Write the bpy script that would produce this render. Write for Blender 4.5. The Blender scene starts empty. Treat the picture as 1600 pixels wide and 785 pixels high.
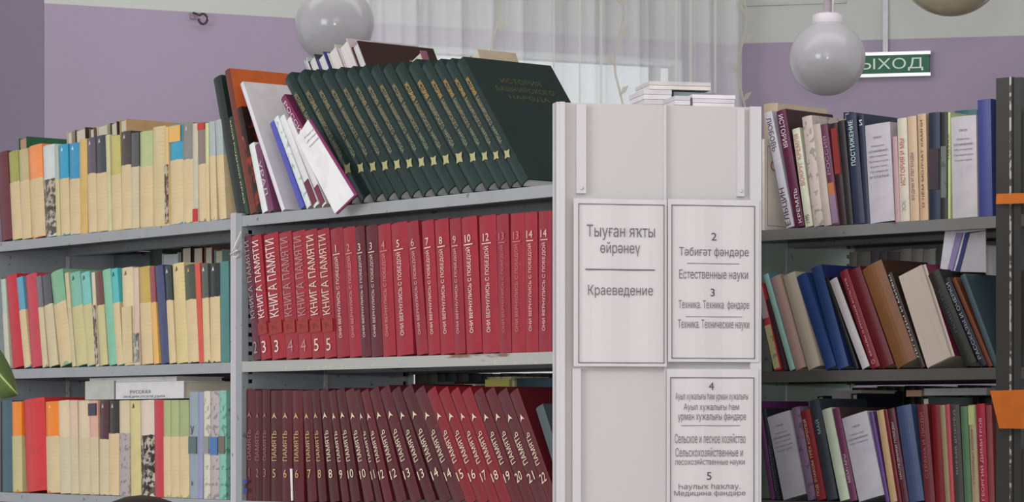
import bpy, bmesh, math, random
from mathutils import Matrix, Vector
random.seed(7)
C = bpy.context.scene.collection
# ---------------------------------------------------------------- camera
F = 4500.0; CXP = 800.0; HY = 670.0; EYE = 1.45
cd = bpy.data.cameras.new('camera'); cam = bpy.data.objects.new('camera', cd); C.objects.link(cam)
cd.sensor_width = 36; cd.lens = F/1600*36; cd.shift_y = (HY-392.5)/1600; cd.clip_end = 100
cam.location = (0, 0, EYE); cam.rotation_euler = (math.pi/2, 0, 0)
bpy.context.scene.camera = cam
# ---------------------------------------------------------------- daylight, lamps and an added rear fill
w = bpy.data.worlds.new('world'); bpy.context.scene.world = w; w.use_nodes = True
bg = w.node_tree.nodes['Background']; bg.inputs[0].default_value = (0.90, 0.96, 1.0, 1); bg.inputs[1].default_value = 0.95
def area(name, loc, target, size, power, col=(1, 1, 1)):
    l = bpy.data.lights.new(name, 'AREA'); l.shape = 'RECTANGLE'; l.size = size[0]; l.size_y = size[1]
    l.energy = power; l.color = col
    o = bpy.data.objects.new(name, l); C.objects.link(o); o.location = loc
    o.rotation_euler = (Vector(target)-Vector(loc)).to_track_quat('-Z', 'Y').to_euler()
area('camera_flash', (0.0, 0.05, EYE+0.16), (-0.35, 6, 1.55), (0.07, 0.05), 38, (1, 0.97, 0.94))
area('window_light_left', (-3.6, 1.2, 2.4), (-0.6, 6, 1.5), (2.0, 1.6), 118, (0.97, 0.98, 1))
area('room_lamp', (0.2, 2.2, 3.1), (-0.2, 6, 1.6), (1.6, 1.2), 26, (1, 0.98, 0.95))
area('rear_fill_light', (0.1, 7.3, 3.2), (0.1, 8.3, 1.9), (3.0, .7), 17, (1, 1, 1))  # added fill that brightens the back wall, not a lamp of the room
vs = bpy.context.scene.view_settings
vs.view_transform = 'Standard'; vs.look = 'None'; vs.gamma = 1; vs.exposure = 0.12; vs.use_curve_mapping = False

# ---------------------------------------------------------------- materials
def lin(c):
    r = []
    g_ = sum(c[:3])/3  # mixing towards this grey puts a slight haze into every colour
    for v in c[:3]:
        v = (v*.88+g_*.12)/255.0; r.append(v/12.92 if v <= .04045 else ((v+.055)/1.055)**2.4)
    return (r[0], r[1], r[2], 1)
MC = {}
def mat(c, rough=.5, kind='plain', metal=0.0):
    key = (tuple(c), rough, kind, metal)
    if key in MC: return MC[key]
    m = bpy.data.materials.new('%s_%d_%d_%d' % (kind, c[0], c[1], c[2])); m.use_nodes = True
    nt = m.node_tree; b = nt.nodes['Principled BSDF']; N = nt.nodes.new; L = nt.links.new
    b.inputs['Roughness'].default_value = rough; b.inputs['Specular IOR Level'].default_value = .3; b.inputs['Metallic'].default_value = metal
    base = lin(c)
    b.inputs['Base Color'].default_value = base
    tc = N('ShaderNodeTexCoord')
    def noise(scale, det=3, stretch=None):
        n = N('ShaderNodeTexNoise'); n.inputs['Scale'].default_value = scale; n.inputs['Detail'].default_value = det
        if stretch:
            mp = N('ShaderNodeMapping'); mp.inputs['Scale'].default_value = stretch
            L(tc.outputs['Object'], mp.inputs['Vector']); L(mp.outputs['Vector'], n.inputs['Vector'])
        else: L(tc.outputs['Object'], n.inputs['Vector'])
        return n
    def mixin(fac_socket, col, prev=None, f=1.0):
        mx = N('ShaderNodeMix'); mx.data_type = 'RGBA'
        if f != 1.0:
            mu = N('ShaderNodeMath'); mu.operation = 'MULTIPLY'; mu.inputs[1].default_value = f
            L(fac_socket, mu.inputs[0]); fac_socket = mu.outputs[0]
        L(fac_socket, mx.inputs['Factor'])
        if prev is None: mx.inputs['A'].default_value = base
        else: L(prev, mx.inputs['A'])
        mx.inputs['B'].default_value = col
        return mx.outputs['Result']
    def ramp(sock, a, bb):
        r = N('ShaderNodeMapRange'); r.inputs['From Min'].default_value = a; r.inputs['From Max'].default_value = bb
        L(sock, r.inputs['Value']); return r.outputs['Result']
    def bump(sock, s, d=.002):
        bp = N('ShaderNodeBump'); bp.inputs['Strength'].default_value = s; bp.inputs['Distance'].default_value = d
        L(sock, bp.inputs['Height']); L(bp.outputs['Normal'], b.inputs['Normal'])
    dk = tuple(v*.72 for v in base[:3])+(1,)
    lt = tuple(min(1, v*1.15+.02) for v in base[:3])+(1,)
    if kind in ('cloth', 'plain'):
        n = noise(28, 4); o = mixin(ramp(n.outputs['Fac'], .45, .75), dk, None, .5)
        n2 = noise(160, 3); o = mixin(ramp(n2.outputs['Fac'], .62, .72), lt, o, .55)
        L(o, b.inputs['Base Color']); bump(n2.outputs['Fac'], .25 if kind == 'cloth' else .1, .0008)
    elif kind == 'wrap':      # paper wrapper with faint printed lines
        n = noise(22, 3); o = mixin(ramp(n.outputs['Fac'], .45, .8), dk, None, .45)
        wv = N('ShaderNodeTexWave'); wv.bands_direction = 'Z'; wv.inputs['Scale'].default_value = 36; wv.inputs['Distortion'].default_value = .6
        L(tc.outputs['Object'], wv.inputs['Vector'])
        n3 = noise(14, 2); mm = N('ShaderNodeMath'); mm.operation = 'MULTIPLY'
        L(ramp(wv.outputs['Fac'], .8, .95), mm.inputs[0]); L(ramp(n3.outputs['Fac'], .5, .62), mm.inputs[1])
        o = mixin(mm.outputs[0], tuple(v*.55 for v in base[:3])+(1,), o, .3)
        L(o, b.inputs['Base Color']); bump(n.outputs['Fac'], .3, .003)
    elif kind == 'pages':
        n = noise(9, 2, (90, 1, 1)); o = mixin(ramp(n.outputs['Fac'], .4, .7), dk, None, .5)
        L(o, b.inputs['Base Color']); bump(n.outputs['Fac'], .3, .001)
    elif kind == 'photo':     # printed picture pattern
        n = noise(75, 4); o = mixin(ramp(n.outputs['Fac'], .47, .56), (.5, .45, .36, 1), None, .8)
        n2 = noise(40, 2); o = mixin(ramp(n2.outputs['Fac'], .58, .62), (.02, .015, .015, 1), o, .8)
        L(o, b.inputs['Base Color'])
    elif kind == 'ornament':
        n = noise(85, 3); o = mixin(ramp(n.outputs['Fac'], .56, .6), tuple(v*.4 for v in base[:3])+(1,), None, .7)
        L(o, b.inputs['Base Color'])
    elif kind == 'floral':
        n = noise(30, 4); o = mixin(ramp(n.outputs['Fac'], .5, .6), (.35, .03, .01, 1), None, .9)
        n2 = noise(26, 2, (1, 1, .8)); o = mixin(ramp(n2.outputs['Fac'], .62, .66), (.55, .42, .04, 1), o, .8)
        L(o, b.inputs['Base Color'])
    elif kind == 'wall':
        n = noise(2.2, 5); o = mixin(ramp(n.outputs['Fac'], .4, .7), dk, None, .18)
        n2 = noise(35, 3); L(o, b.inputs['Base Color']); bump(n2.outputs['Fac'], .12, .003)
    elif kind == 'metal':
        n = noise(14, 4); o = mixin(ramp(n.outputs['Fac'], .5, .8), dk, None, .45)
        n2 = noise(60, 3); o = mixin(ramp(n2.outputs['Fac'], .66, .7), (.05, .035, .025, 1), o, .6)
        L(o, b.inputs['Base Color']); bump(n.outputs['Fac'], .1, .002)
    elif kind == 'rusty':
        n = noise(6, 4, (1, 1, 7)); o = mixin(ramp(n.outputs['Fac'], .61, .65), (.16, .055, .02, 1), None, .85)
        n2 = noise(50, 3); o = mixin(ramp(n2.outputs['Fac'], .62, .68), (.5, .42, .3, 1), o, .6)
        L(o, b.inputs['Base Color'])
    elif kind == 'chipped':
        n = noise(70, 4); o = mixin(ramp(n.outputs['Fac'], .48, .54), (.55, .53, .5, 1), None, .9)
        L(o, b.inputs['Base Color'])
    elif kind == 'leaf':
        n = noise(18, 3); o = mixin(n.outputs['Fac'], (.16, .2, .06, 1), None, .5); L(o, b.inputs['Base Color'])
    MC[key] = m; return m
GOLD = mat((176, 156, 96), .35, 'flat'); CREAM = (205, 184, 136)
PAGES = mat((205, 196, 175), .8, 'pages')
BLACK = mat((22, 22, 22), .8, 'flat')

# ---------------------------------------------------------------- mesh helpers
def tag(o, label=None, cat=None, group=None, kind=None):
    if label: o['label'] = label
    if cat: o['category'] = cat
    if group: o['group'] = group
    if kind: o['kind'] = kind
    return o
def mesh_obj(name, verts, faces, mats, parent=None, fm=None, smooth=False):
    me = bpy.data.meshes.new(name); me.from_pydata([tuple(v) for v in verts], [], faces)
    for m in (mats if isinstance(mats, (list, tuple)) else [mats]): me.materials.append(m)
    if fm:
        for p, i in zip(me.polygons, fm): p.material_index = i
    if smooth:
        for p in me.polygons: p.use_smooth = True
    bm = bmesh.new(); bm.from_mesh(me); bmesh.ops.recalc_face_normals(bm, faces=bm.faces); bm.to_mesh(me); bm.free()
    o = bpy.data.objects.new(name, me); C.objects.link(o)
    if parent: o.parent = parent
    return o
BF = [(0, 3, 2, 1), (4, 5, 6, 7), (0, 1, 5, 4), (1, 2, 6, 5), (2, 3, 7, 6), (3, 0, 4, 7)]
def boxes(name, bl, m, parent=None, kind=None):
    V = []; Fs = []
    for (x0, y0, z0, x1, y1, z1) in bl:
        k = len(V)
        V += [(x0, y0, z0), (x1, y0, z0), (x1, y1, z0), (x0, y1, z0), (x0, y0, z1), (x1, y0, z1), (x1, y1, z1), (x0, y1, z1)]
        Fs += [tuple(i+k for i in f) for f in BF]
    o = mesh_obj(name, V, Fs, m, parent)
    if kind: o['kind'] = kind
    return o
def prism(name, pts, d0, d1, m, parent=None, axis='y'):
    """polygon pts in local x,z extruded along local y"""
    n = len(pts)
    V = [(p[0], d0, p[1]) for p in pts]+[(p[0], d1, p[1]) for p in pts]
    Fs = [tuple(range(n)), tuple(range(2*n-1, n-1, -1))]+[(i, (i+1) % n, n+(i+1) % n, n+i) for i in range(n)]
    return mesh_obj(name, V, Fs, m, parent)
def tube(name, pts, r, m, parent=None, seg=8):
    V = []; Fs = []
    P = [Vector(p) for p in pts]
    for i, p in enumerate(P):
        d = (P[min(i+1, len(P)-1)]-P[max(i-1, 0)]).normalized()
        s = d.cross(Vector((0, 0, 1))); s = s.normalized() if s.length > 1e-3 else Vector((1, 0, 0)); t = d.cross(s)
        rr = r[i] if isinstance(r, (list, tuple)) else r
        for k in range(seg):
            a = 2*math.pi*k/seg; V.append(p+s*math.cos(a)*rr+t*math.sin(a)*rr)
    for i in range(len(P)-1):
        for k in range(seg): Fs.append((i*seg+k, i*seg+(k+1) % seg, (i+1)*seg+(k+1) % seg, (i+1)*seg+k))
    Fs += [tuple(range(seg)), tuple(range(len(V)-1, len(V)-1-seg, -1))]
    return mesh_obj(name, V, Fs, m, parent, smooth=True)
def lathe(name, prof, m, parent=None, seg=40):
    V = []; Fs = []
    for (r, z) in prof:
        for k in range(seg):
            a = 2*math.pi*k/seg; V.append((r*math.cos(a), r*math.sin(a), z))
    for i in range(len(prof)-1):
        for k in range(seg): Fs.append((i*seg+k, i*seg+(k+1) % seg, (i+1)*seg+(k+1) % seg, (i+1)*seg+k))
    Fs += [tuple(range(seg)), tuple(range(len(V)-1, len(V)-1-seg, -1))]
    return mesh_obj(name, V, Fs, m, parent, smooth=True)
def empty(name, M):
    o = bpy.data.objects.new(name, None); C.objects.link(o); o.empty_display_size = .05
    o.matrix_world = M; return o
TC = {}
def text_data(s, bold=0.0):
    """glyph outlines, each contour filled on its own (holes given to the contour round them)"""
    if s in TC: return TC[s]
    cu = bpy.data.curves.new('t', 'FONT'); cu.body = s; cu.size = 1; cu.resolution_u = 3; cu.fill_mode = 'NONE'
    o = bpy.data.objects.new('t', cu); C.objects.link(o)
    dg = bpy.context.evaluated_depsgraph_get(); dg.update()
    me = bpy.data.meshes.new_from_object(o.evaluated_get(dg))
    co = [(p.co[0], p.co[1]) for p in me.vertices]; nb = {}
    for e_ in me.edges:
        a, b = e_.vertices; nb.setdefault(a, []).append(b); nb.setdefault(b, []).append(a)
    seen = set(); loops = []
    for st_ in nb:
        if st_ in seen: continue
        L = [st_]; seen.add(st_); prev = None; cur = st_
        # keep the direction of the vertex order so that holes have the opposite sign
        nxt = st_+1 if st_+1 in nb[st_] else nb[st_][0]
        while nxt not in seen:
            L.append(nxt); seen.add(nxt); c_ = [q for q in nb[nxt] if q != L[-2]]
            if not c_: break
            nxt = c_[0]
        if len(L) > 2: loops.append([co[k] for k in L])
    bpy.data.objects.remove(o); bpy.data.curves.remove(cu); bpy.data.meshes.remove(me)
    V = []; Fs = []
    xs_ = [p[0] for L in loops for p in L]; ys_ = [p[1] for L in loops for p in L]
    x0, x1, y0, y1 = min(xs_), max(xs_), min(ys_), max(ys_)
    # gather contours into glyphs by overlap in x, then fill in horizontal bands (non-zero winding)
    bx = sorted([(min(p[0] for p in L), max(p[0] for p in L), L) for L in loops], key=lambda q: q[0]); gl_ = []
    for a, b, L in bx:
        if gl_ and a < gl_[-1][0]-.002: gl_[-1][1].append(L); gl_[-1][0] = max(gl_[-1][0], b)
        else: gl_.append([b, [L]])
    for _, Ls in gl_:
        E = []; lv = set()
        for L in Ls:
            for k in range(len(L)):
                (ax, ay), (bx_, by) = L[k-1], L[k]; ay = round(ay, 3); by = round(by, 3); lv.add(ay); lv.add(by)
                if ay != by: E.append((ax, ay, bx_, by, 1) if ay < by else (bx_, by, ax, ay, -1))
        lv = sorted(lv)
        for c0_, c1_ in zip(lv, lv[1:]):
            ac = []
            for (ax, ay, bx_, by, d_) in E:
                if ay <= c0_ and by >= c1_:
                    f0 = ax+(bx_-ax)*(c0_-ay)/(by-ay); f1 = ax+(bx_-ax)*(c1_-ay)/(by-ay); ac.append(((f0+f1)/2, f0, f1, d_))
            ac.sort(key=lambda q: q[0]); wn_ = 0; st_ = None
            for m_, f0, f1, d_ in ac:
                if wn_ == 0: st_ = (f0, f1)
                wn_ += d_
                if wn_ == 0 and f0+f1-st_[0]-st_[1] > 1e-4:
                    k = len(V); V += [((q-x0)/(x1-x0), (r_-y0)/(y1-y0), 0) for q, r_ in ((st_[0], c0_), (f0, c0_), (f1, c1_), (st_[1], c1_))]; Fs.append((k, k+1, k+2, k+3))
    TC[s] = (V, Fs, (x1-x0)/(y1-y0)); return TC[s]
TM = {}
def text(name, s, m, parent, cx, cz, L, H, y, mode='h', bold=.012):
    """mode h horizontal, u reads upward, d reads downward; (cx,cz) centre, L length along reading, H letter height"""
    key = (s, m.name, mode, bold)
    if key not in TM:
        v, f, asp = text_data(s)
        if mode == 'h': V = [(a-.5, -3e-5*l, b-.5) for a, b, l in v]
        elif mode == 'u': V = [(-(b-.5), -3e-5*l, a-.5) for a, b, l in v]
        else: V = [((b-.5), -3e-5*l, -(a-.5)) for a, b, l in v]
        me = bpy.data.meshes.new(name); me.from_pydata(V, [], f); me.materials.append(m); TM[key] = me
    if len(s) <= 2 and s != 'XX': L = min(L, H*text_data(s)[2]*1.1) if mode == 'h' else L
    o = bpy.data.objects.new(name, TM[key]); C.objects.link(o); o.parent = parent
    o.location = (cx, y, cz); o.scale = (L, 1, H) if mode == 'h' else (H, 1, L)
    return o

# ---------------------------------------------------------------- planes of the shelf fronts
class Plane:
    def __init__(s, xp, Y, vx):
        a = Vector((CXP-vx, -F)); a.normalize(); s.a = a          # to the right, coming nearer
        s.b = Vector((-a[1], a[0]))                                # into the shelf
        s.o = Vector(((xp-CXP)/F*Y, Y)); s.ang = math.atan2(a[1], a[0])
    def u(s, x, t=0.0):
        k = (x-CXP)/F; p = s.o+s.b*t
        return (k*p[1]-p[0])/(s.a[0]-k*s.a[1])
    def xy(s, u, t=0.0): return s.o+s.a*u+s.b*t
    def z(s, x, y, t=0.0): return EYE+(HY-y)/F*s.xy(s.u(x, t), t)[1]
    def frame(s, u, t, z, lean=0.0):
        p = s.xy(u, t)
        return Matrix.Translation((p[0], p[1], z)) @ Matrix.Rotation(s.ang, 4, 'Z') @ Matrix.Rotation(-lean, 4, 'Y')
PM = Plane(372, 5.86, -2900)      # left and middle bookcases
PR = Plane(1188, 5.70, -3900)     # right bookcases
ZL = [EYE+.428, EYE+.135, EYE-.1463]; ZC = [EYE+.432, EYE+.136, EYE-.1465]; ZR = [EYE+.3925, EYE+.1125, EYE-.142]

# ---------------------------------------------------------------- the book builder
ORD = ['zeroth', 'first', 'second', 'third', 'fourth', 'fifth', 'sixth', 'seventh', 'eighth', 'ninth', 'tenth', 'eleventh', 'twelfth', 'thirteenth',
       'fourteenth', 'fifteenth', 'sixteenth', 'seventeenth', 'eighteenth', 'nineteenth', 'twentieth', 'twenty-first', 'twenty-second', 'twenty-third',
       'twenty-fourth', 'twenty-fifth', 'twenty-sixth', 'twenty-seventh', 'twenty-eighth', 'twenty-ninth', 'thirtieth']
def book_mesh(root, w, h, d, col, board=None, flip=False, bulge=.1, pages=None, kind='cloth', rough=.45, soft=False):
    t = min(.0025, w*.14) if not soft else .0008
    n = 6; bl = w*bulge
    out = [(0, d)]; inn = []
    for i in range(n+1):
        a = i/n; out.append((w*a, bl*(1-math.sin(math.pi*a))))
    out.append((w, d))
    for i in range(n+1):
        a = i/n; inn.append((t+(w-2*t)*a, t+bl*(1-math.sin(math.pi*a))))
    inn = [(t, d)]+inn+[(w-t, d)]
    P = len(out)
    f = (lambda p: (p[0], d-p[1])) if flip else (lambda p: p)
    O = [f(p) for p in out]; I = [f(p) for p in inn]
    V = [(x, y, 0) for x, y in O]+[(x, y, 0) for x, y in I]+[(x, y, h) for x, y in O]+[(x, y, h) for x, y in I]
    Fs = []; fm = []
    for i in range(P-1):
        Fs.append((i, i+1, 2*P+i+1, 2*P+i)); fm.append(1 if i in (0, P-2) else 0)
        Fs.append((P+i+1, P+i, 3*P+i, 3*P+i+1)); fm.append(1)
        Fs.append((i+1, i, P+i, P+i+1)); fm.append(1 if i in (0, P-2) else 0)
        Fs.append((2*P+i, 2*P+i+1, 3*P+i+1, 3*P+i)); fm.append(1 if i in (0, P-2) else 0)
    for e in (0, P-1):
        Fs.append((e, P+e, 3*P+e, 2*P+e)); fm.append(1)
    m0 = mat(col, rough, kind); m1 = mat(board, rough, 'cloth') if board else m0
    cov = mesh_obj('cover', V, Fs, [m0, m1], root, fm)
    g = .003 if h > .1 and not soft else .0006
    y0, y1 = bl+t+.0004, d-g
    if flip: y0, y1 = g, d-(bl+t+.0004)
    boxes('page_block', [(t+.0002, y0, g, w-t-.0002, y1, h-g)], pages or PAGES, root)
    return cov
PREV = {}; LAST = []
def book(P, zs, xb, w_px, xt, yt, col, look=None, t=.006, d=.155, name='book', cat='book', flip=False, **o):
    u0 = P.u(xb, t); u1 = P.u(xb+w_px, t)
    ut = P.u(xt, t); zt = P.z(xt, yt, t)
    lean = math.atan2(u0-ut, zt-zs); h = math.hypot(u0-ut, zt-zs)
    w = (u1-u0)*math.cos(lean)*.975
    pv = PREV.get('p')
    if o.get('seq') and pv and pv[0] is P and pv[1] == zs:      # never lean into the neighbour on the left
        z_ = min(h*math.cos(lean), pv[5]); lim = math.atan((u0-(pv[2]+pv[3]/math.cos(pv[4])-z_*math.tan(pv[4]))-.0003)/z_)
        if lean > lim: h *= math.cos(lean)/math.cos(lim); lean = lim
    if o.get('nxt'):
        a_, b_, c_ = o['nxt']; un = P.u(a_, t); tn = math.atan2(un-P.u(b_, t), P.z(b_, c_, t)-zs); z_ = min(h*math.cos(lean), P.z(b_, c_, t)-zs)
        w = max(w*.72, min(w, math.cos(lean)*(un-u0+z_*(math.tan(lean)-math.tan(tn)))-.0004))
    if o.get('seq'): PREV['p'] = (P, zs, u0, w, lean, h*math.cos(lean))
    z = zs+.0004
    if lean < 0: z += w*math.sin(-lean)
    r = empty(name, P.frame(u0, t, z, lean))
    r['category'] = cat
    bulge = o.get('bulge', .1)
    cv = book_mesh(r, w, h, d, col, o.get('board'), flip, bulge, o.get('pages'), o.get('kind', 'cloth'), o.get('rough', .45), o.get('soft', False))
    yf = -.0012
    if 'seam' in o and o['seam']:
        sf = o['seam'] if o['seam'] < 1 else (P.z(xb+(xt-xb)*.5, o['seam'], t)-zs)/math.cos(lean)/h
        hh = sf*h; wc = o.get('wrap', CREAM)
        e = .0006; bl = w*bulge
        pts = [(-e*.6, d*.6)]
        for i in range(7): a = i/6; pts.append((-e*.6+(w+1.2*e)*a, bl*(1-math.sin(math.pi*a))-e))
        pts.append((w+e*.6, d*.6)); inn = [(min(max(x, .0003), w-.0003), y+.0004+(e if 0 < i < 8 else 0)) for i, (x, y) in enumerate(pts)]
        n = len(pts); z0 = .001
        jag = [hh*(1+random.uniform(-.008, .008)) for _ in pts]
        lowj = [z0+(random.uniform(0, .007) if random.random() < .2 else 0) for _ in pts]
        V = [(x, y, lowj[i]) for i, (x, y) in enumerate(pts)]+[(x, y, jag[i]) for i, (x, y) in enumerate(pts)]
        V += [(x, y, lowj[i]) for i, (x, y) in enumerate(inn)]+[(x, y, jag[i]) for i, (x, y) in enumerate(inn)]
        Fs = []
        for i in range(n-1):
            Fs += [(i, i+1, n+i+1, n+i), (2*n+i, 3*n+i, 3*n+i+1, 2*n+i+1), (n+i, n+i+1, 3*n+i+1, 3*n+i), (i, 2*n+i, 2*n+i+1, i+1)]
        wr = mesh_obj('paper_wrapper', V, Fs, mat(wc, .5, o.get('wkind', 'wrap')), r)
        wr['label'] = o.get('wlab', 'cream paper wrapper round the lower spine')
    if o.get('band'):      # list of (f0,f1,colour[,kind]) spine labels
        for bd in o['band']:
            boxes('spine_label', [(w*.06, yf+.0002, bd[0]*h, w*.94, bl_y(w, bulge), bd[1]*h)], mat(bd[2], .5, bd[3] if len(bd) > 3 else 'flat'), cv)
    if o.get('emblem'):
        ec = mat(o['emblem'], .4, 'flat'); s = min(w*.2, .0035); cz = h*(1-.06)
        prism('emblem', [(w/2-s*1.1, cz-s*1.3), (w/2-s*.3, cz-s*.5), (w/2+s*.9, cz-s*1.0), (w/2+s*.5, cz+s*.5), (w/2+s*.1, cz+s*1.6), (w/2-s*.5, cz+s*.3)], yf-.0002, yf+.0004+w*.02, ec, cv)
    for tx in o.get('txt', []):   # (string, f0, f1, colour, mode, relative letter height, [offset x])
        s_, f0, f1, c_, md, rh = tx[:6]; ox = tx[6] if len(tx) > 6 else .5
        L_ = (f1-f0)*h
        m_ = GOLD if c_ == 'gold' else mat(c_, .5, 'flat')
        if md == 'h': text('title', s_, m_, cv, w*ox, (f0+f1)/2*h, w*rh, L_, yf-.0002, 'h')
        else: text('title', s_, m_, cv, w*ox, (f0+f1)/2*h, L_, w*rh, yf-.0002, md)
    for cf in o.get('cover_txt', []):  # lettering on the right-hand board (string, f0, f1, d0, d1, colour)
        v, f, asp = text_data(cf[0])
        V = [(w+.0006+3e-5*l, (cf[3]+(cf[4]-cf[3])*a)*d, (cf[1]+(cf[2]-cf[1])*b)*h) for a, b, l in v]
        me = bpy.data.meshes.new('title'); me.from_pydata(V, [], f); me.materials.append(mat(cf[5], .5, 'flat'))
        q = bpy.data.objects.new('title', me); C.objects.link(q); q.parent = cv
    if look: r['label'] = look
    if o.get('group'): r['group'] = o['group']
    r['_w'] = w; r['_h'] = h; LAST[:] = [(cv, w, h)]
    return r
def bl_y(w, bulge): return w*bulge*.25
def row(P, zs, entries, end, tops, rowname, group, noun='book', **defs):
    """entries: (x bottom-left, x top-left, colour, look, options)"""
    (xa, ya), (xc, yc) = tops; PREV.clear()
    yof = lambda e: (e[4].get('y') if len(e) > 4 else None) or ya+(yc-ya)*(e[1]-xa)/(xc-xa)
    for i, e in enumerate(entries):
        xb, xt, col, look = e[:4]; o = dict(defs); o.update(e[4] if len(e) > 4 else {})
        nx = entries[i+1][0] if i+1 < len(entries) else end
        wpx = o.pop('w', nx-xb)
        y = o.pop('y', ya+(yc-ya)*(xt-xa)/(xc-xa))
        o.setdefault('t', .006+random.uniform(-.0008, .0008))
        nn = o.pop('noun', noun if not any(k in look for k in ('book', 'bundle')) else '')
        lab = '%s %s, %s from left, %s' % (look.rstrip(','), nn, ORD[i+1], rowname)
        if i+1 < len(entries): o['nxt'] = (nx, entries[i+1][1], yof(entries[i+1]))
        b = book(P, zs, xb, wpx, xt, y, col, lab, group=group, seq=True, **o)

# ================================================================ ROOM
HI = mat((188, 189, 184), .85, 'wall'); PUR = mat((158, 143, 165), .85, 'wall'); WHITEP = mat((214, 218, 216), .6, 'wall')
def wall_pt(x, Y): return ((x-CXP)/F*Y, Y)
ZB = EYE+1.2; ZCEIL = 3.25
def wall_seg(name, p, q, spans, th=.2):
    """vertical slab from p to q (plan), thickness away from the room; spans: (f0,f1,z0,z1,mat)"""
    p = Vector(p); q = Vector(q); dv = q-p; L = dv.length; dv.normalize()
    M = Matrix.Translation((p[0], p[1], 0)) @ Matrix.Rotation(math.atan2(dv[1], dv[0]), 4, 'Z')
    V = []; Fs = []; fm = []; ms = []
    for (f0, f1, z0, z1, m) in spans:
        if m not in ms: ms.append(m)
        k = len(V); x0, x1 = f0*L, f1*L
        V += [M @ Vector(c) for c in [(x0, 0, z0), (x1, 0, z0), (x1, th, z0), (x0, th, z0), (x0, 0, z1), (x1, 0, z1), (x1, th, z1), (x0, th, z1)]]
        Fs += [tuple(i+k for i in f) for f in BF]; fm += [ms.index(m)]*6
    o = mesh_obj(name, V, Fs, ms, None, fm); o['kind'] = 'structure'; return o, M, L
A = wall_pt(69, 8.12); B = wall_pt(1135, 8.98); D = wall_pt(2200, 8.55)
def fr(x):      # fraction along the back wall seen at pixel x
    k = (x-CXP)/F; ax, ay = A; dx, dy = B[0]-A[0], B[1]-A[1]
    return (k*ay-ax)/(dx-k*dy)
w0, w1 = fr(560), fr(1070); ZW = EYE+(HY-77)/F*(A[1]+(B[1]-A[1])*fr(800)); ZS = 0.85
_, MW, LW = wall_seg('wall_back', A, B, [(0, w0, 0, ZB, PUR), (w0, w1, ZW, ZB, PUR), (w1, 1.02, 0, ZB, PUR), (w0, w1, 0, ZS, PUR), (0, 1.02, ZB, ZCEIL, HI)], .09)
wall_seg('wall_right', B, D, [(-.01, 1, 0, ZB, PUR), (-.01, 1, ZB, ZCEIL, HI)])
e = Vector((-.46, .17)); L0 = (A[0]-2.2, A[1]+.55)
wall_seg('wall_left', L0, (A[0]-.001, A[1]), [(0, 1, 0, ZCEIL, mat((124, 112, 132), .85, 'wall'))])  # the purple paint, darkened in its colour for the shaded face
fl = boxes('floor', [(-5, -1.5, -.06, 5, 11, 0)], mat((150, 120, 90), .5, 'wall')); fl['kind'] = 'structure'
ce = boxes('ceiling', [(-5, -.5, ZCEIL, 5, 11, ZCEIL+.1)], mat((225, 226, 222), .9, 'wall')); ce['kind'] = 'structure'
# window in the back wall
wn = empty('window_1', MW @ Matrix.Translation((w0*LW, .012, ZS))); wn['kind'] = 'structure'
ww = (w1-w0)*LW; wh = ZW-ZS
fb = [(0, 0, 0, ww, .06, .03), (0, 0, wh-.022, ww, .06, wh), (0, 0, .03, .022, .06, wh-.022), (ww-.022, 0, .03, ww, .06, wh-.022)]
boxes('window_frame', fb, WHITEP, wn)
FM = (.36, (fr(1032)-w0)/(w1-w0))
for f_ in FM: boxes('mullion', [(ww*f_-.009, .005, .03, ww*f_+.009, .055, wh-.022)], WHITEP, wn)
gl = bpy.data.materials.new('window_glass'); gl.use_nodes = True; gb = gl.node_tree.nodes['Principled BSDF']
gb.inputs['Transmission Weight'].default_value = 1; gb.inputs['Roughness'].default_value = .02; gb.inputs['IOR'].default_value = 1.01
for a_, b_ in ((0.022, ww*FM[0]-.009), (ww*FM[0]+.009, ww*FM[1]-.009), (ww*FM[1]+.009, ww-.022)):
    boxes('pane', [(a_, .025, .03, b_, .03, wh-.022)], gl, wn)
# cable trunking on the right wall
dv = (Vector(D)-Vector(B)).normalized(); MRW = Matrix.Translation((B[0], B[1], 0)) @ Matrix.Rotation(math.atan2(dv[1], dv[0]), 4, 'Z')
def urw(x):
    k = (x-CXP)/F; return (k*B[1]-B[0])/(dv[0]-k*dv[1])
def zrw(x, y): return EYE+(HY-y)/F*(B[1]+dv[1]*urw(x))
x0, x1 = urw(1380), urw(1388); zs_ = zrw(1385, 84)
tr = boxes('trim_1', [(x0, -.014, zs_, x1, -.0005, ZCEIL-.002)], mat((200, 196, 200), .6)); tr.matrix_world = MRW; tr['kind'] = 'structure'
x0, x1 = urw(1130), urw(1322)
tr = boxes('trim_2', [(x0+.02, -.008, zrw(1200, 9), x1, -.0005, zrw(1200, 5))], mat((184, 186, 180), .6)); tr.matrix_world = MRW; tr['kind'] = 'structure'
# exit sign
sg = empty('exit_sign', MRW @ Matrix.Translation((urw(1318), -.03, zrw(1385, 121))))
tag(sg, 'green exit sign with white letters high on the lilac wall, partly behind a globe lamp', 'sign')
sw = urw(1453)-urw(1318); sh = zrw(1385, 85)-zrw(1385, 121)
boxes('sign_panel', [(0, .002, 0, sw, .026, sh)], mat((12, 96, 66), .35, 'flat'), sg)
al = mat((225, 228, 228), .25, 'flat', .6)
for z_ in (-.002, sh-.007): tag(boxes('edge_rail', [(-.004, -.004, z_, sw+.004, .028, z_+.01)], al, sg), 'silver rail')
text('lettering', 'ВЫХОД', mat((205, 222, 205), .5, 'flat'), sg, sw*.49, sh*.5, sw*.88, sh*.56, .0012, 'h', .03)
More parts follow.
